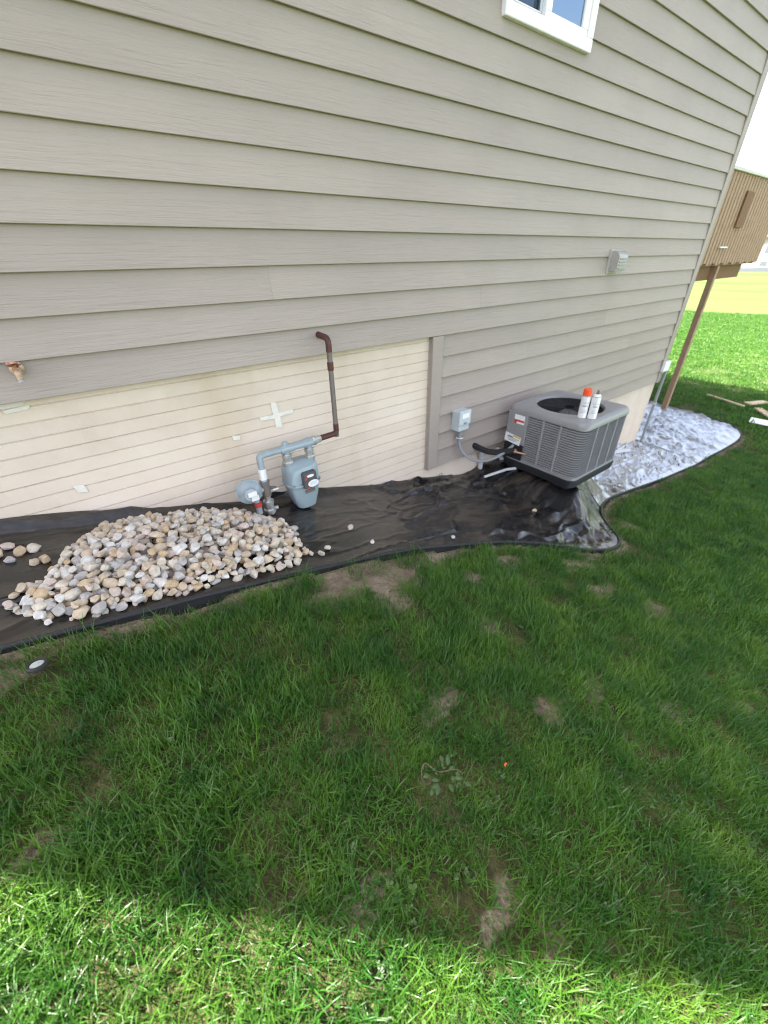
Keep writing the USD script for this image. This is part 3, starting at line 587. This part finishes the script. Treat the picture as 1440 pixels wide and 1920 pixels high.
sc = .72; hb.GetAttribute('xformOp:translate').Set(Gf.Vec3d(fx * (1 - sc), (D - .018) * (1 - sc), fz0 * (1 - sc))); UsdGeom.Xformable(hb).AddScaleOp().Set(Gf.Vec3f(sc, sc, sc))
# ------------------------------------------------------------------ vent hood on the siding
vx, vz = 4.46, 1.205
vh = thing('vent_hood', 'small pale grey louvred vent hood mounted on the siding', 'vent')
obj('flange', cbox(vx - .105, vx + .105, D - .026, D - .004, vz - .095, vz + .10, .004), 'vent_grey', vh)
prof = Polygon([(0, -.075), (.075, -.075), (.085, -.06), (.085, .045), (.062, .078), (.03, .088), (0, .088)])
hm = trimesh.creation.extrude_polygon(prof, .165, engine='earcut'); hm.apply_transform(np.array([[0, 0, 1, vx - .0825], [-1, 0, 0, D - .02], [0, 1, 0, vz], [0, 0, 0, 1.0]])); hm.fix_normals()
obj('hood', hm, 'vent_grey', vh, smooth=40)
for i in range(4): obj('louvre', cbox(vx - .068, vx + .068, D - .1125, D - .1045, vz - .058 + i * .026, vz - .052 + i * .026 + .004, .001), 'vent_slot', vh)

# ------------------------------------------------------------------ white box on the house corner
cb = thing('corner_box', 'small white box with a grey conduit below it on the far house corner', 'utility box')
obj('cover', cbox(XR - .095, XR + .075, D - .065, D - .0245, -.135, .0, .006), 'label_white', cb)
obj('conduit', cyl((XR + .05, D - .045, -1.3), (XR + .05, D - .045, -.13), .019), 'conduit_grey', cb, smooth=40)
obj('strap', cbox(XR + .015, XR + .085, D - .068, D - .022, -.62, -.59, .002), 'galv', cb)

# ------------------------------------------------------------------ disconnect box and conduit
bx0, bx1, bz0, bz1 = 2.385, 2.515, .025, .195
db = thing('disconnect_box', 'pale grey electrical disconnect box on the siding left of the condenser', 'electrical box')
obj('box_body', cbox(bx0, bx1, D - .10, D - .012, bz0, bz1, .006), 'box_grey', db)
lid = obj('lid', cbox(bx0 - .004, bx1 + .004, D - .108, D - .088, bz0 + .055, bz1 + .006, .005), 'box_grey', db)
obj('latch', cbox(bx0 + .05, bx0 + .08, D - .114, D - .107, bz0 + .06, bz0 + .078, .002), 'conduit_grey', lid)
obj('label', cbox(bx0 + .03, bx1 - .02, D - .1095, D - .1075, bz1 - .06, bz1 - .02, .0005), 'label_white', lid)
cx_ = 2.455
obj('fitting', cat_([cyl((cx_, D - .055, bz0), (cx_, D - .055, -.045), .021), lathe([(0, 0), (.03, 0), (.03, .008), (0, .008)], (cx_, D - .055, -.048), (0, 0, 1), 10)]), 'conduit_grey', db, smooth=35)
obj('locknut', lathe([(0, 0), (.034, 0), (.034, .006), (0, .006)], (cx_, D - .055, -.052), (0, 0, 1), 12), 'label_white', db)
wp = spline([(cx_, D - .055, -.045), (cx_ + .0, D - .06, -.12), (cx_ + .05, D - .09, -.215), (2.60, D - .14, -.282), (2.76, D - .19, -.300), (2.92, D - .22, -.258), (3.012, D - .23, -.215)], 150)
rad = .0135 + .0012 * np.sin(np.arange(150) * 2.1)
obj('flexible_conduit', tube(wp, rad, 12), 'conduit_grey', db, smooth=60)

ls = thing('line_set', 'black insulated refrigerant line running from the wall to the condenser', 'pipe')
obj('insulation', tube(spline([(2.71, D + .01, -.205), (2.735, D - .05, -.225), (2.80, D - .13, -.258), (2.90, D - .20, -.262), (2.985, D - .26, -.256)], 40), .027, 14), 'black_foam', ls, smooth=50)
obj('copper_tube', tube(spline([(2.97, D - .27, -.256), (3.0, D - .33, -.262), (3.015, D - .37, -.262)], 12), .010, 10), 'copper', ls, smooth=50)
st = thing('pvc_stub', 'upright pale plastic pipe stub against the foundation under the conduit loop', 'pipe')
obj('pipe', cyl((2.83, D - .02, -.60), (2.83, D - .02, -.315), .022), 'pvc', st, smooth=40)
obj('collar', cyl((2.83, D - .02, -.345), (2.83, D - .02, -.305), .028), 'pvc', st, smooth=40)
st = thing('pvc_elbow', 'bent pale plastic pipe stub beside the condenser rear corner', 'pipe')
obj('pipe', tube(arc_path([(3.06, D - .03, -.35), (3.10, D - .04, -.43), (3.16, D - .06, -.50), (3.17, D - .09, -.56)], .03), .021, 14), 'pvc', st, smooth=40)
obj('collar', cyl((3.05, D - .028, -.335), (3.075, D - .034, -.385), .027), 'pvc', st, smooth=40)
def zs(x, y): return float(sheet_z(x, y))
dp = obj('drain_pipe', tube([(2.70, 2.06, zs(2.70, 2.06) + .035), (2.92, 1.99, zs(2.92, 1.99) + .03), (3.02, 1.955, -.435)], .0125, 12), 'pvc', smooth=40)
tag(dp, 'thin pale drain pipe lying on the black sheet and running under the condenser', 'pipe')
dp = obj('white_pipe', tube([(5.2, 2.12, zs(5.2, 2.12) + .03), (5.55, 2.10, zs(5.55, 2.1) + .035), (5.95, 2.08, zs(5.95, 2.08) + .03)], .03, 14), 'pvc', smooth=40)
tag(dp, 'short pale pipe lying along the foundation right of the condenser', 'pipe')

# ------------------------------------------------------------------ air conditioner condenser
ac = thing('air_conditioner', 'dark grey air conditioner condenser with louvred sides standing on a black pad', 'air conditioner')
for qx, qy in ((AX0 + .10, AY0 + .12), (AX1 - .22, AY0 + .30), (AX0 + .10, AY1 - .12), (AX1 - .12, AY1 - .12)):
    obj('support_block', cbox(qx - .07, qx + .07, qy - .07, qy + .07, float(gz(qx, qy)) - .05, -.433, .005), 'ac_base', ac)
TOP, BOT = .153, -.352
acx, acy, hw_ = (AX0 + AX1) / 2, (AY0 + AY1) / 2, (AX1 - AX0) / 2
def rrect(h, r, n=10):
    out = []
    for cx, cy, a0 in ((h - r, h - r, 0), (-h + r, h - r, 90), (-h + r, -h + r, 180), (h - r, -h + r, 270)):
        for a in np.linspace(a0, a0 + 90, n): out.append((cx + r * math.cos(math.radians(a)), cy + r * math.sin(math.radians(a))))
        q0 = np.array(out[-1]); d = {0: (-1, 0), 90: (0, -1), 180: (1, 0), 270: (0, 1)}[a0]
        for t in (.12, .25, .4, .5, .6, .75, .88): out.append(tuple(q0 + np.array(d) * t * 2 * (h - r)))
    return np.array(out)
def ring_stack(rows, n=10, closed=True):
    """rows: (z, half size, corner radius)"""
    v, f = [], []; m = 4 * n + 28
    for z, h, r in rows: q = rrect(h, r, n); v.append(np.c_[q[:, 0] + acx, q[:, 1] + acy, np.full(m, z)])
    for i in range(len(rows) - 1):
        for j in range(m): a, b = i * m + j, i * m + (j + 1) % m; f += [(a, b, b + m), (a, b + m, a + m)]
    return trimesh.Trimesh(np.vstack(v), np.array(f), process=False)
obj('base_pad', ring_stack([(-.432, .0, .0), (-.432, hw_ - .02, .05), (-.425, hw_ - .005, .06), (-.365, hw_ + .006, .07), (-.352, hw_ + .002, .07), (-.3515, 0, 0)]), 'ac_base', ac, smooth=40)
obj('coil_core', ring_stack([(BOT, hw_ - .028, .05), (TOP - .05, hw_ - .028, .05)]), 'ac_dark', ac)
rows = []; z = BOT + .024; pitch = .0205
while z < TOP - .062:
    rows += [(z, hw_ - .027, .054), (z + .0025, hw_ - .006, .066), (z + .0105, hw_ - .002, .068), (z + .0135, hw_ - .022, .058)]; z += pitch
obj('louvre_panel', ring_stack(rows, 8), 'ac_paint', ac, smooth=30)
obj('bottom_band', ring_stack([(BOT, hw_ - .03, .05), (BOT, hw_ - .001, .07), (BOT + .022, hw_ - .001, .07), (BOT + .024, hw_ - .012, .06)]), 'ac_paint', ac, smooth=30)
# vertical ribs dividing the louvres; plain service panel at the rear of the left side
for i in range(1, 4):
    t = -.5 + i / 4
    for fx0, fy0, ax in ((acx + t * (2 * hw_ - .1), AY0, 0), (acx + t * (2 * hw_ - .1), AY1, 0), (AX1, acy + t * (2 * hw_ - .1), 1), (AX0, acy + t * (2 * hw_ - .1), 1)):
        if ax == 1 and fx0 == AX0 and t > .05: continue
        d = .006
        if ax == 0: mm = cbox(fx0 - .009, fx0 + .009, fy0 + .002 if fy0 == AY0 else fy0 - .018, fy0 + .018 if fy0 == AY0 else fy0 - .002, BOT + .01, TOP - .05, .003)
        else: mm = cbox(fx0 + .002 if fx0 == AX0 else fx0 - .018, fx0 + .018 if fx0 == AX0 else fx0 - .002, fy0 - .009, fy0 + .009, BOT + .01, TOP - .05, .003)
        obj('rib', mm, 'ac_paint', ac)
sp = obj('service_panel', cbox(AX0 - .005, AX0 + .03, AY1 - .215, AY1 - .012, BOT + .16, TOP - .055, .006), 'ac_paint', ac)
obj('valve_recess', cbox(AX0 - .003, AX0 + .03, AY1 - .215, AY1 - .012, BOT + .01, BOT + .158, .004), 'ac_dark', ac)
obj('valve', cat_([cyl((AX0 - .02, AY1 - .15, BOT + .09), (AX0 + .01, AY1 - .15, BOT + .09), .016), cyl((AX0 - .018, AY1 - .15, BOT + .075), (AX0 - .018, AY1 - .15, BOT + .115), .011)]), 'brass', ac, smooth=30)
# labels on the panel
lx = AX0 - .0062
lb = obj('label', box(lx - .001, lx + .001, AY1 - .19, AY1 - .085, TOP - .155, TOP - .075), 'label_white', sp, label='white label with a red band')
obj('red_band', box(lx - .0016, lx - .0009, AY1 - .189, AY1 - .086, TOP - .136, TOP - .118), 'label_red', lb); obj('red_patch', box(lx - .0016, lx - .0009, AY1 - .112, AY1 - .086, TOP - .154, TOP - .1355), 'label_red', lb)
def tilt(m, a):
    m.apply_translation((-lx, -(AY1 - .10), -(TOP - .30))); m.apply_transform(trimesh.transformations.rotation_matrix(a, [1, 0, 0])); m.apply_translation((lx - .004, AY1 - .10, TOP - .30)); return m
lb = obj('label', tilt(box(lx - .001, lx + .001, AY1 - .185, AY1 - .015, TOP - .345, TOP - .265), .10), 'label_white', sp, label='white warning label with a yellow strip')
obj('yellow_strip', tilt(box(lx - .0018, lx - .0009, AY1 - .183, AY1 - .10, TOP - .282, TOP - .267), .10), 'label_yellow', lb)
for i in range(3): obj('print_line', tilt(box(lx - .0018, lx - .0009, AY1 - .17 + .02 * i, AY1 - .035 - .012 * i, TOP - .300 - i * .013, TOP - .296 - i * .013), .10), 'label_ink', lb)
obj('print_block', tilt(box(lx - .0018, lx - .0009, AY1 - .10, AY1 - .05, TOP - .294, TOP - .285), .10), 'label_ink', lb)
# top cover with the round fan opening
RO = .278
n = 10; m = 4 * n + 28; outer_q = rrect(hw_ + .006, .075, n); v = []; f = []
ang = np.arctan2(outer_q[:, 1], outer_q[:, 0])
def rr_row(h, r, z): q = rrect(h, r, n); return np.c_[q[:, 0] + acx, q[:, 1] + acy, np.full(m, z)]
def circ(r, z): return np.c_[acx + r * np.cos(ang), acy + r * np.sin(ang), np.full(m, z)]
rows = [rr_row(hw_ - .02, .06, TOP - .066), rr_row(hw_ + .004, .075, TOP - .064), rr_row(hw_ + .006, .075, TOP - .052), rr_row(hw_ + .003, .075, TOP - .022), rr_row(hw_ - .008, .07, TOP - .008), rr_row(hw_ - .028, .06, TOP), 
        .5 * (rr_row(hw_ - .028, .06, TOP) + circ(RO + .03, TOP)) + [0, 0, .001], circ(RO + .012, TOP + .001), circ(RO + .003, TOP - .004), circ(RO, TOP - .015), circ(RO - .004, TOP - .13)]
V = np.vstack(rows)
for i in range(len(rows) - 1):
    for j in range(m): a, b = i * m + j, i * m + (j + 1) % m; f += [(a, b, b + m), (a, b + m, a + m)]
obj('top_cover', trimesh.Trimesh(V, np.array(f), process=False), 'ac_paint', ac, smooth=35)
obj('shroud', trimesh.creation.annulus(RO - .012, RO - .006, .16, sections=48).apply_translation((acx, acy, TOP - .10)), 'ac_dark', ac, smooth=40)
gr = []
for r in np.linspace(.05, RO - .012, 12):
    th = np.linspace(0, 2 * np.pi, 49); gr.append(tube(np.c_[acx + r * np.cos(th), acy + r * np.sin(th), np.full(49, TOP - .022)], .0018, 5, cap=False))
for a in np.arange(0, 360, 30):
    c, s = math.cos(math.radians(a)), math.sin(math.radians(a)); gr.append(cyl((acx + .05 * c, acy + .05 * s, TOP - .025), (acx + RO * c, acy + RO * s, TOP - .025), .0025, 6))
obj('grille', cat_(gr), 'ac_dark', ac, smooth=40)
fan = obj('fan_motor', lathe([(0, 0), (.07, 0), (.075, .01), (.075, .09), (.06, .10), (0, .10)], (acx, acy, TOP - .16), (0, 0, 1), 24), 'ac_paint', ac, smooth=35)
for i in range(3):
    a0 = i * 2.094 + .5; vv = []
    for a in np.linspace(0, 1.35, 9):
        for r in (.07, .16, .25): vv.append((acx + r * math.cos(a0 + a), acy + r * math.sin(a0 + a), TOP - .19 + a * .05))
    vv = np.array(vv); ff = []
    for p_ in range(8):
        for q_ in range(2): a, b = p_ * 3 + q_, p_ * 3 + q_ + 1; ff += [(a, b, b + 3), (a, b + 3, a + 3)]
    o = len(vv); ff = np.array(ff); vv2 = vv - [0, 0, .003]
    obj('fan_blade', (np.vstack([vv, vv2]), np.vstack([ff, ff[:, ::-1] + o])), 'conduit_grey', ac, smooth=True)
obj('inner_floor', box(AX0 + .05, AX1 - .05, AY0 + .05, AY1 - .05, BOT, BOT + .02), 'ac_dark', ac)

# ------------------------------------------------------------------ spray cans on the condenser
def can(x, y, label, cap, printm):
    t = thing('spray_can', label, 'spray can', (x, y, TOP + .0015)); r = .033
    b = obj('can_body', lathe([(0, 0), (r - .003, 0), (r, .003), (r, .172), (r - .002, .176), (r - .011, .189), (r - .016, .192), (0, .192)], (0, 0, 0), (0, 0, 1), 28), 'can_white', t, smooth=35)
    obj('rim', lathe([(r - .004, 0), (r + .0012, 0), (r + .0012, .004), (r - .004, .004)], (0, 0, .172), (0, 0, 1), 28), 'can_metal', t, smooth=35)
    for z, h in ((.045, .004), (.056, .003), (.066, .003), (.092, .014), (.118, .004), (.130, .003)):
        w_ = random.Random(int(z * 1000) + len(label)).uniform(.5, .9)
        th = np.linspace(-2.5 - w_, -2.5 + w_, 14); vv = np.vstack([np.c_[(r + .0006) * np.cos(th), (r + .0006) * np.sin(th), np.full(14, q)] for q in (z, z + h)]); ff = []
        for j in range(13): ff += [(j, j + 1, j + 15), (j, j + 15, j + 14)]
        obj('print_line', (vv, np.array(ff)), printm, b, smooth=True)
    if cap:
        obj('cap', lathe([(0, 0), (r - .001, 0), (r - .001, .006), (r - .003, .046), (r - .007, .05), (0, .05)], (0, 0, .178), (0, 0, 1), 28), 'cap_orange', t, smooth=35)
    else:
        obj('nozzle', lathe([(0, 0), (.012, 0), (.012, .008), (.0085, .010), (.0085, .026), (.006, .030), (0, .030)], (0, 0, .192), (0, 0, 1), 16), 'pipe_grey', t, smooth=35)
    return t
can(3.135, 1.515, 'white spray paint can with a bright orange cap on the condenser top', True, 'can_print')
can(3.175, 1.452, 'white spray paint can without a cap, bare nozzle up, on the condenser top', False, 'can_print')

# ------------------------------------------------------------------ deck
dk = thing('wooden_deck', 'raised brown wooden deck with close vertical boards behind the house corner', 'deck')
YD, X0, X1, ZB, ZT = 2.80, 6.72, 11.10, 1.10, 2.25
n = int((X1 - X0) / .127)
for i in range(n + 1):
    x = X0 + i * (X1 - X0) / n - .0
    obj('picket', cbox(x - .05, x + .05, YD, YD + .019, ZB - .01 + .012 * ((i * 7) % 3), ZT, .003), 'deck_wood', dk)
    if i < n: obj('back_picket', cbox(x + .02, x + .107, YD + .024, YD + .043, ZB + .02, ZT - .01, .003), 'deck_back', dk)
obj('rim_joist', cbox(X0, X1, YD + .05, YD + .09, ZB - .02, ZB + .22, .003), 'deck_wood', dk)
obj('rail_cap', cbox(X0 - .02, X1 + .04, YD - .03, YD + .12, ZT + .002, ZT + .04, .004), 'rail_cap', dk)
for i in range(9):
    x = X0 + .1 + i * (X1 - X0 - .2) / 8; obj('joist', cbox(x - .02, x + .02, YD + .10, YD + 3.6, ZB - .0, ZB + .19, .003), 'deck_wood_dark', dk)
for i in range(25):
    y = YD + .10 + i * .142; obj('floor_board', cbox(X0, X1, y, y + .136, ZB + .192, ZB + .22, .003), 'deck_wood', dk)
obj('beam', cbox(X0, 10.78, YD + .12, YD + .22, ZB - .235, ZB - .003, .004), 'deck_wood_dark', dk); obj('beam', cbox(X0, 10.78, YD + 3.2, YD + 3.3, ZB - .235, ZB - .003, .004), 'deck_wood_dark', dk)
obj('post', cbox(9.29, 9.38, YD + .015 + .02, YD + .125, -1.62, ZB - .02, .005), 'deck_wood', dk); obj('post', cbox(9.30, 9.39, YD + 3.2, YD + 3.29, -1.7, ZB - .24, .005), 'deck_wood', dk)
for i, x in enumerate(np.arange(0, 27)):
    y = YD + .2 + i * .13; obj('picket', cbox(X1 - .019, X1, y - .05, y + .05, ZB, ZT, .003), 'deck_wood', dk)
obj('rail_cap', cbox(X1 - .07, X1 + .05, YD + .121, YD + 3.7, ZT + .002, ZT + .04, .004), 'rail_cap', dk)
obj('dark_board', cbox(9.20, 9.50, YD - .028, YD - .0005, 1.60, 2.06, .004), 'deck_wood_dark', dk, label='darker brown short board fixed on the deck side')
obj('white_bracket', cbox(8.86, 9.18, YD - .03, YD - .0005, 1.325, 1.345, .003), 'label_white', dk, label='thin white strip low on the deck side')

# ------------------------------------------------------------------ scrap lumber on the far grass
def plank(name, label, a, b, w_, t_, m_='lumber', cat='lumber'):
    a, b = np.array(a), np.array(b); L_ = np.linalg.norm(b - a); mm = cbox(-L_ / 2, L_ / 2, -w_ / 2, w_ / 2, 0, t_, .003); ang_ = math.atan2(b[1] - a[1], b[0] - a[0])
    c = (a + b) / 2; zs_ = gz(c[0], c[1]) + .065; pitch_ = math.atan2(gz(*b) - gz(*a), L_)
    mm.apply_transform(trimesh.transformations.euler_matrix(0, -pitch_, ang_)); 
    p = obj(name, mm, m_); UsdGeom.Xformable(p).AddTranslateOp().Set(Gf.Vec3d(float(c[0]), float(c[1]), float(zs_))); tag(p, label, cat)
plank('wood_stick', 'thin pale wooden stick lying on the shaded grass beyond the bed', (11.35, 2.75), (10.95, 1.95), .045, .03)
plank('wood_board', 'short pale board lying flat at the far right of the grass', (11.25, 1.98), (11.75, 1.78), .15, .03)
plank('wood_board', 'pale board nearer the white panel at the right picture edge', (11.05, 1.74), (10.55, 1.38), .13, .03)
plank('panel_sheet', 'thin white panel lying on the grass at the right picture edge', (10.05, 1.62), (10.15, .95), .34, .012, 'label_white', 'panel')

# ------------------------------------------------------------------ small things in the grass
dl = thing('round_disc', 'small black ringed disc with a pale grey centre lying in the grass at left', 'disc', (-.405, 1.272, float(gz(-.405, 1.272)) + .045))
R = trimesh.transformations.euler_matrix(-.12, .10, 0)
t = lathe([(.030, 0), (.042, 0), (.047, .006), (.047, .018), (.041, .025), (.034, .025), (.030, .019)], (0, 0, 0), (0, 0, 1), 30); t.apply_transform(R); obj('ring', t, 'rubber', dl, smooth=35)
t = lathe([(0, .004), (.030, .004), (.030, .018), (.024, .021), (.010, .022), (.008, .026), (0, .026)], (0, 0, 0), (0, 0, 1), 30); t.apply_transform(R); obj('centre', t, 'disc_grey', dl, smooth=35)
UsdGeom.Xformable(dl).AddScaleOp().Set(Gf.Vec3f(.62, .62, .62))
wd = thing('weed', 'grey-green leafy weed with a brown curled stem in the middle of the lawn', 'weed', (.43, .345, float(gz(.43, .345)) + .035))
obj('stem', tube(spline([(-.02, .015, 0), (-.035, .04, .03), (-.015, .05, .04), (0, .02, .03), (.03, 0, .025), (.06, -.03, .02)], 24), .0016, 6), 'weed_stem', wd, smooth=True)
g = np.random.default_rng(4)
for i in range(26):
    a, r0 = g.uniform(0, 6.28), g.uniform(.005, .05); L_ = g.uniform(.012, .026); c = np.array([.015 + r0 * math.cos(a), -.01 + r0 * math.sin(a), .022 + g.uniform(0, .02)]); dv = np.array([math.cos(a + g.normal() * .5), math.sin(a + g.normal() * .5), .25]); sv = np.cross(dv, [0, 0, 1]); sv /= np.linalg.norm(sv)
    q = [c, c + dv * L_ * .35 + sv * L_ * .28, c + dv * L_ * .7 + sv * L_ * .22 - [0, 0, .002], c + dv * L_ - [0, 0, .005], c + dv * L_ * .7 - sv * L_ * .22 - [0, 0, .002], c + dv * L_ * .35 - sv * L_ * .28, c + dv * L_ * .5 + [0, 0, .003]]
    obj('leaf', (np.array(q), np.array([(6, k, (k + 1) % 6) for k in range(6)])), 'weed_leaf', wd, smooth=True)
ol = obj('orange_scrap', trimesh.convex.convex_hull(np.array([(0, 0, 0), (.012, .003, .003), (.008, .007, .004), (.002, .005, .002), (.006, .004, -.003)])), 'cap_orange'); UsdGeom.Xformable(ol).AddTranslateOp().Set(Gf.Vec3d(.62, .26, float(gz(.62, .26)) + .06)); tag(ol, 'tiny orange scrap in the grass near the weed', 'scrap')

# ------------------------------------------------------------------ neighbour house far off
nh = thing('far_house', 'pale house far across the lawn seen past the deck', 'house', (112, 32, -2.3))
obj('wall', box(0, 12, -8, 14, -1, 6.0), 'far_wall', nh)
obj('roof', trimesh.convex.convex_hull(np.array([(-.6, -8.6, 6.02), (12.6, -8.6, 6.02), (-.6, 14.6, 6.02), (12.6, 14.6, 6.02), (6, -8.6, 9.5), (6, 14.6, 9.5)])), 'far_roof', nh)
obj('garage_band', box(-.03, -.001, -7, 13, 0, 1.1), 'far_dark', nh)
for y in (-5, -1, 3, 7, 11):
    w_ = obj('window', box(-.06, -.002, y - .7, y + .7, 3.2, 4.8), 'label_white', nh); obj('pane', box(-.08, -.061, y - .6, y + .6, 3.3, 4.7), 'far_dark', w_)
    w_ = obj('window', box(-.06, -.032, y - .7, y + .7, 1.2, 2.3), 'label_white', nh); obj('pane', box(-.08, -.061, y - .6, y + .6, 1.3, 2.2), 'far_dark', w_)

# ------------------------------------------------------------------ grass
def blades(n, radius, lmin, lmax, wmin, wmax, seg, seed, lean=.9):
    g = np.random.default_rng(seed); vs, fs, o = [], [], 0
    for _ in range(n):
        a, rr = g.uniform(0, 2 * np.pi), radius * math.sqrt(g.uniform()); base = np.array([rr * math.cos(a), rr * math.sin(a), -.012])
        L_, w_ = g.uniform(lmin, lmax), g.uniform(wmin, wmax); az = g.uniform(0, 2 * np.pi); d = np.array([math.cos(az), math.sin(az), 0]); s = np.array([-d[1], d[0], 0])
        bend = g.uniform(.15, lean); th0 = g.uniform(0, .35); p = base.copy(); pts = []
        for k in range(seg + 1):
            t_ = k / seg; ww = w_ * (1 - t_ ** 1.6) * .5; pts.append((p.copy(), ww)); th = th0 + bend * 1.5 * t_; p = p + (d * math.sin(th) + np.array([0, 0, 1]) * math.cos(th)) * L_ / seg
        for k, (q, ww) in enumerate(pts[:-1]): vs += [q - s * ww, q + s * ww]
        vs.append(pts[-1][0])
        for k in range(seg - 1): b = o + 2 * k; fs += [(b, b + 1, b + 3), (b, b + 3, b + 2)]
        fs.append((o + 2 * seg - 2, o + 2 * seg - 1, o + 2 * seg)); o += 2 * seg + 1
    return np.array(vs), np.array(fs)
def clover(seed):
    g = np.random.default_rng(seed); vs, fs, o = [], [], 0
    for _ in range(9):
        c = np.array([*(g.normal(size=2) * .03), g.uniform(.02, .04)]); tl = g.normal(size=2) * .35; a0 = g.uniform(0, 6.28)
        for k in range(3):
            a = a0 + k * 2.094; r = g.uniform(.007, .010); ct = c + np.array([math.cos(a), math.sin(a), 0]) * r; ring = [c]
            for t_ in np.linspace(-1.9, 1.9, 7): ring.append(ct + r * .85 * np.array([math.cos(a + t_), math.sin(a + t_), 0]))
            ring = np.array(ring); ring[:, 2] += (ring[:, :2] - c[:2]) @ tl
            vs.append(ring); fs += [(o, o + i, o + i + 1) for i in range(1, 7)]; o += 8
        st_ = np.array([c + [.001, 0, 0], c - [.001, 0, 0], [c[0] * .6, c[1] * .6, -.01]]); vs.append(st_); fs.append((o, o + 1, o + 2)); o += 3
    return np.vstack(vs), np.array(fs)
pi = UsdGeom.PointInstancer.Define(stage, '/World/lawn_grass')
protos = []
def proto(name, mesh, m_):
    x = usdkit.mesh(stage, '/World/lawn_grass/prototypes/' + name, mesh, M[m_]); protos.append(x.GetPath()); x.CreateDoubleSidedAttr(True); return len(protos) - 1
UsdGeom.Scope.Define(stage, '/World/lawn_grass/prototypes')
A = [proto('near_tuft' + ('' if i == 0 else '_%03d' % i), blades(60, .062, .022 + .003 * (i % 4), .070 + .007 * (i % 4), .0016 + .0002 * (i % 3), .0032 + .0006 * (i % 3), 4, 100 + i, 1.1 + .15 * (i % 3)), 'grass_blade') for i in range(8)]
B = [proto('middle_tuft' + ('' if i == 0 else '_%03d' % i), blades(130, .14, .04, .085, .003, .0055, 3, 200 + i, 1.3), 'grass_blade') for i in range(5)]
C = [proto('far_tuft' + ('' if i == 0 else '_%03d' % i), blades(190, .38, .05, .09, .009, .016, 2, 300 + i, 1.4), 'grass_blade') for i in range(4)]
K = [proto('clover' + ('' if i == 0 else '_%03d' % i), clover(400 + i), 'clover_leaf') for i in range(4)]
def density(x, y):
    d = np.clip(.35 + 1.8 * meshkit.fbm(np.stack([x * 5.5, y * 5.5, x * 0], -1), 3, 61), .6, 1)
    xw, yw = warp(x, y)
    for bx, by, ra, rb in BARE:
        q = ((xw - bx) / ra) ** 2 + ((yw - by) / rb) ** 2; d = d * np.clip((q - .35) / 1.1, .04, 1)
    d = d * np.clip((np.hypot(x + .405, y - 1.272) - .045) / .03, 0, 1)
    e = outer(np.minimum(x, 9.0)) - y          # thin strip of soil along the edging
    d = d * np.where(x < 9, np.clip((e - .035) / .07, 0, 1), 1)
    return d
P, I, Sc = [], [], []
g = np.random.default_rng(77)
def scatter(x0, x1, y0, y1, per, ids, dmin, dmax, s0, s1, keep=1.0, mg=.0):
    n = int((x1 - x0) * (y1 - y0) * per); x, y = g.uniform(x0, x1, n), g.uniform(y0, y1, n); z = gz(x, y)
    rel = np.stack([x, y, z - CAM_Z], 1); dist = np.linalg.norm(rel, axis=1); dep = rel @ np.array(FWD); u_, v_ = rel @ np.array(RIGHT) / np.maximum(dep, .05), rel @ np.array(UP) / np.maximum(dep, .05)
    ok = (dist >= dmin) & (dist < dmax) & (dep > .1) & (np.abs(u_) < 1.5) & (v_ > -1.9) & ~in_bed(x, y) & ~in_bed(x, y + mg) & ~in_bed(x - mg, y) & ~((x > XL - .1) & (x < XR + .1) & (y > D - .1)) & (g.uniform(size=n) < density(x, y) * keep)
    x, y, z = x[ok], y[ok], z[ok]; k = ok.sum()
    z = z + np.exp(-np.maximum(0, np.hypot(x - 2, y) - 8) / 6) * (meshkit.fbm(np.stack([x * 2.3, y * 2.3, x * 0], -1), 4, 3) - .5) * .05
    P.append(np.stack([x, y, z], 1)); I.append(g.choice(ids, k)); Sc.append(g.uniform(s0, s1, k) * (.6 + .8 * meshkit.fbm(np.stack([x * 6, y * 6, x * 0], -1), 2, 91)))
scatter(-1.6, 4.2, -2.2, 1.5, 720, A, 0, 3.0, .75, 1.15, mg=.03)
scatter(-1.6, 4.2, -2.2, 1.5, 20, K, 0, 2.6, .32, .52)
scatter(-.9, 1.6, -.9, .3, 60, K, 0, 2.6, .34, .56)
scatter(-2.5, 11, -4, 5, 150, B, 3.0, 8.5, .8, 1.15, mg=.11)
scatter(3, 45, -12, 22, 22, C, 8.5, 34, .85, 1.2, mg=.33)
P, I, Sc = np.vstack(P), np.concatenate(I), np.concatenate(Sc); N = len(P)
yaw = g.uniform(0, 2 * np.pi, N); tl = g.normal(size=(N, 2)) * .10
q = np.stack([np.cos(yaw / 2), tl[:, 0] * .5, tl[:, 1] * .5, np.sin(yaw / 2)], 1); q /= np.linalg.norm(q, axis=1, keepdims=True)
pi.CreatePositionsAttr(Vt.Vec3fArray.FromNumpy(P.astype(np.float32))); pi.CreateProtoIndicesAttr(Vt.IntArray.FromNumpy(I.astype(np.int32)))
pi.CreateOrientationsAttr(Vt.QuathArray([Gf.Quath(float(a), float(b), float(c), float(d)) for a, b, c, d in q])); pi.CreateScalesAttr(Vt.Vec3fArray.FromNumpy(np.repeat(Sc[:, None], 3, 1).astype(np.float32)))
pi.CreatePrototypesRel().SetTargets(protos)
tag(pi.GetPrim(), 'green lawn grass in front of and beyond the house', 'grass', kind='stuff')
